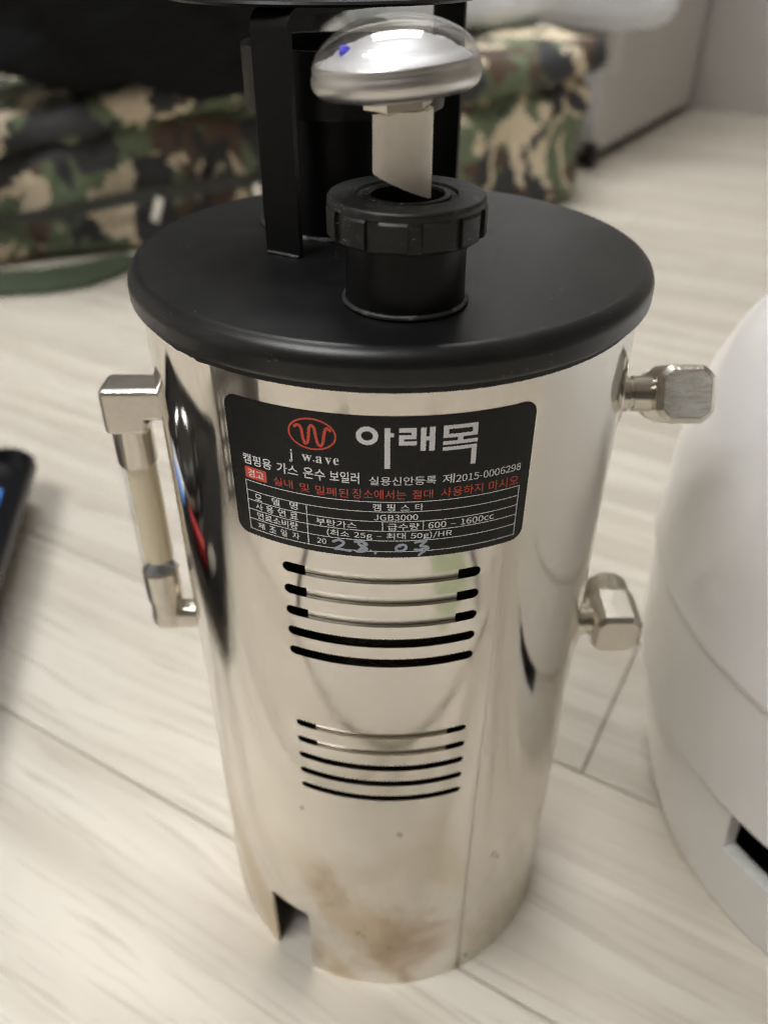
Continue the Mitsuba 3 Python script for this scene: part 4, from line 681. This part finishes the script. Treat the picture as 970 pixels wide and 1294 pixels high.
put(BG + '__lid', bagpiece((LBAG + .024, DBAG + .03, .060), (-LBAG - .012, -.018, .200), .028, .015, 2, 8), 'm_camo', True)
def strip(z0, z1, out, amp=.003):
    u = np.linspace(-LBAG + .05, -.38, 160); zz = np.linspace(z0, z1, 4)
    U, Z = np.meshgrid(u, zz, indexing='ij')
    y = -out - .004 + .004 * np.sin(U * 40)
    v = bag_map(np.stack([U, y, Z + amp * np.sin(U * 17)], -1).reshape(-1, 3)); i, j = np.meshgrid(np.arange(159), np.arange(3), indexing='ij')
    q = np.stack([i * 4 + j, (i + 1) * 4 + j, (i + 1) * 4 + j + 1, i * 4 + j + 1], -1).reshape(-1, 4)
    return v, q
def solid_strip(z0, z1, out, th=.006):
    v, q = strip(z0, z1, out); w = v.copy(); w[:, :2] += bn * th
    m = trimesh.Trimesh(np.vstack([v, w]), np.vstack([q[:, [0, 1, 2]], q[:, [0, 2, 3]], q[:, [2, 1, 0]] + len(v), q[:, [3, 2, 0]] + len(v)]), process=False); return m
put(BG + '__zipper', solid_strip(.088, .108, .012), 'm_zip', True)
for u in (-.56, -.70):
    p = bag_map(np.array([[u, -.022, .078]]))[0]
    put(BG + '__zipper_pull', move(rbox((.012, .005, .036), .002, 8), tuple(p), ry=20 if u < -.6 else -6), 'm_chrome')
st = Polygon([(-.62, .715), (-.482, .727), (-.426, .738), (-.384, .761), (-.356, .803), (-.342, .850), (-.367, .883), (-.41, .84), (-.455, .812), (-.523, .80), (-.62, .79)]).buffer(-.012).buffer(.014, quad_segs=6)
m = trimesh.creation.extrude_polygon(st, .006, engine='earcut'); m.apply_translation([0, 0, .0015])
put(BG + '__strap', m, 'm_camo_green', False, 'dark green strap lying flat on the floor in front of the bag')

def mound(center, rad, seed, amp, freq, n=5):
    s = trimesh.creation.icosphere(n); v = np.array(s.vertices)
    k = 1 + amp * (meshkit.fbm(v * freq + seed * 5.3, 5, seed) - .5) * 2
    k += .05 * np.sin(v[:, 0] * 9 + v[:, 2] * 5 + 5 * meshkit.noise(v * 2.5, seed))
    return trimesh.Trimesh(v * k[:, None] * np.array(rad) + np.array(center), s.faces, process=False)
put('black_jacket', mound((-.33, .99, .335), (.27, .19, .150), 4, .22, 2.2), 'm_dark_cloth', True, 'crumpled black cloth heap on top of the camouflage bag', 'jacket')
put('white_plastic_bag', move(soft_box((.62, .16, .30), .05, .015, .02, 8, 6), (.20, 1.41, .385), rz=20), 'm_poly_bag', True, 'pale white plastic bag on top of the camouflage bag beside the cabinet', 'plastic bag')

# ------------------------------------------------------------------ the grey cabinet at the back
CB = thing('grey_cabinet', 'tall grey cabinet with a white vertical strip and black foot', 'cabinet')
ca, cb = np.array([.512, .859]), np.array([-.859, .512])
C0 = np.array([.385, 1.436])
def cab_box(a0, a1, b0, b1, z0, z1, r=.006):
    m = move(rbox((a1 - a0, b1 - b0, z1 - z0), r, 12), ((a0 + a1) / 2, (b0 + b1) / 2, (z0 + z1) / 2)); v = np.array(m.vertices)
    m.vertices = np.column_stack([C0[0] + v[:, 0] * ca[0] + v[:, 1] * cb[0], C0[1] + v[:, 0] * ca[1] + v[:, 1] * cb[1], v[:, 2]]); return m
put(CB + '__body', cab_box(0, .73, 0, .62, .022, 1.5), 'm_cabinet')
put(CB + '__plinth', cab_box(.02, .72, .015, .6, 0, .024, .003), 'm_gap')
put(CB + '__foot', move(lathe([(0, 0), (.013, 0), (.013, .045), (0, .045)], 24), (C0[0] - .004, C0[1] - .002, 0)), 'm_gap')
put(CB + '__strip', cab_box(.045, .090, -.002, .004, .155, 1.2, .0008), 'm_strip')

# ------------------------------------------------------------------ a black lattice crate left of the frame, mirrored in the drum
CR = thing('lattice_crate', 'black plastic crate with open lattice sides, in front of the stove', 'crate')
def crate_wall(L, Hh):
    bars = [move(trimesh.creation.box((.008, .004, Hh)), (x, 0, Hh / 2)) for x in np.linspace(-L / 2, L / 2, int(L / .020) + 1)]
    bars += [move(trimesh.creation.box((L, .003, .007)), (0, 0, z)) for z in np.linspace(.004, Hh - .004, int(Hh / .022))]
    return cat(*bars)
for (x, y, L, rz) in ((-.40, -.175, .18, 90), (-.62, -.175, .18, 90), (-.51, -.265, .21, 0), (-.51, -.085, .21, 0)):
    put(CR + '__wall', move(crate_wall(L, .20), (x, y, .002), rz=rz), 'm_basket', False)

# ------------------------------------------------------------------ a pale thin mat in front of the boiler, below the frame, mirrored in the drum
CU = 'floor_mat'
put(CU, move(soft_box((.43, .34, .008), .0038, .006, .0004, 16, 9), (.0, -.365, .0046)), 'm_cushion', True, 'thin pale beige floor mat with dark side piping in front of the steel boiler', 'mat')
cc = np.array(rounded(.43, .34, .07).exterior.coords)
for sg in (-1, 1):
    side = np.array([q for q in cc if q[0] * sg > .155 and q[1] < .150]); side = side[np.argsort(side[:, 1])]
    side = np.vstack([side[side[:, 1] < 0], side[side[:, 1] >= 0]])
    put(CU + '__piping', tube([(x, y - .365, .0065) for x, y in side], .006, 10), 'm_piping', True)
put(CU + '__green_patch', move(soft_box((.08, .10, .008), .003, .01), (.155, -.30, .0095)), 'm_patch_green', True)
put(CU + '__red_patch', move(soft_box((.022, .05, .008), .003, .01), (-.135, -.375, .0095)), 'm_patch_red', True)
pri('m_cushion', (0.60, 0.56, 0.50), 0.8)
pri('m_patch_green', (0.34, 0.385, 0.25), 0.7)
pri('m_piping', (0.07, 0.068, 0.06), 0.6)
pri('m_patch_red', (0.30, 0.07, 0.07), 0.7)
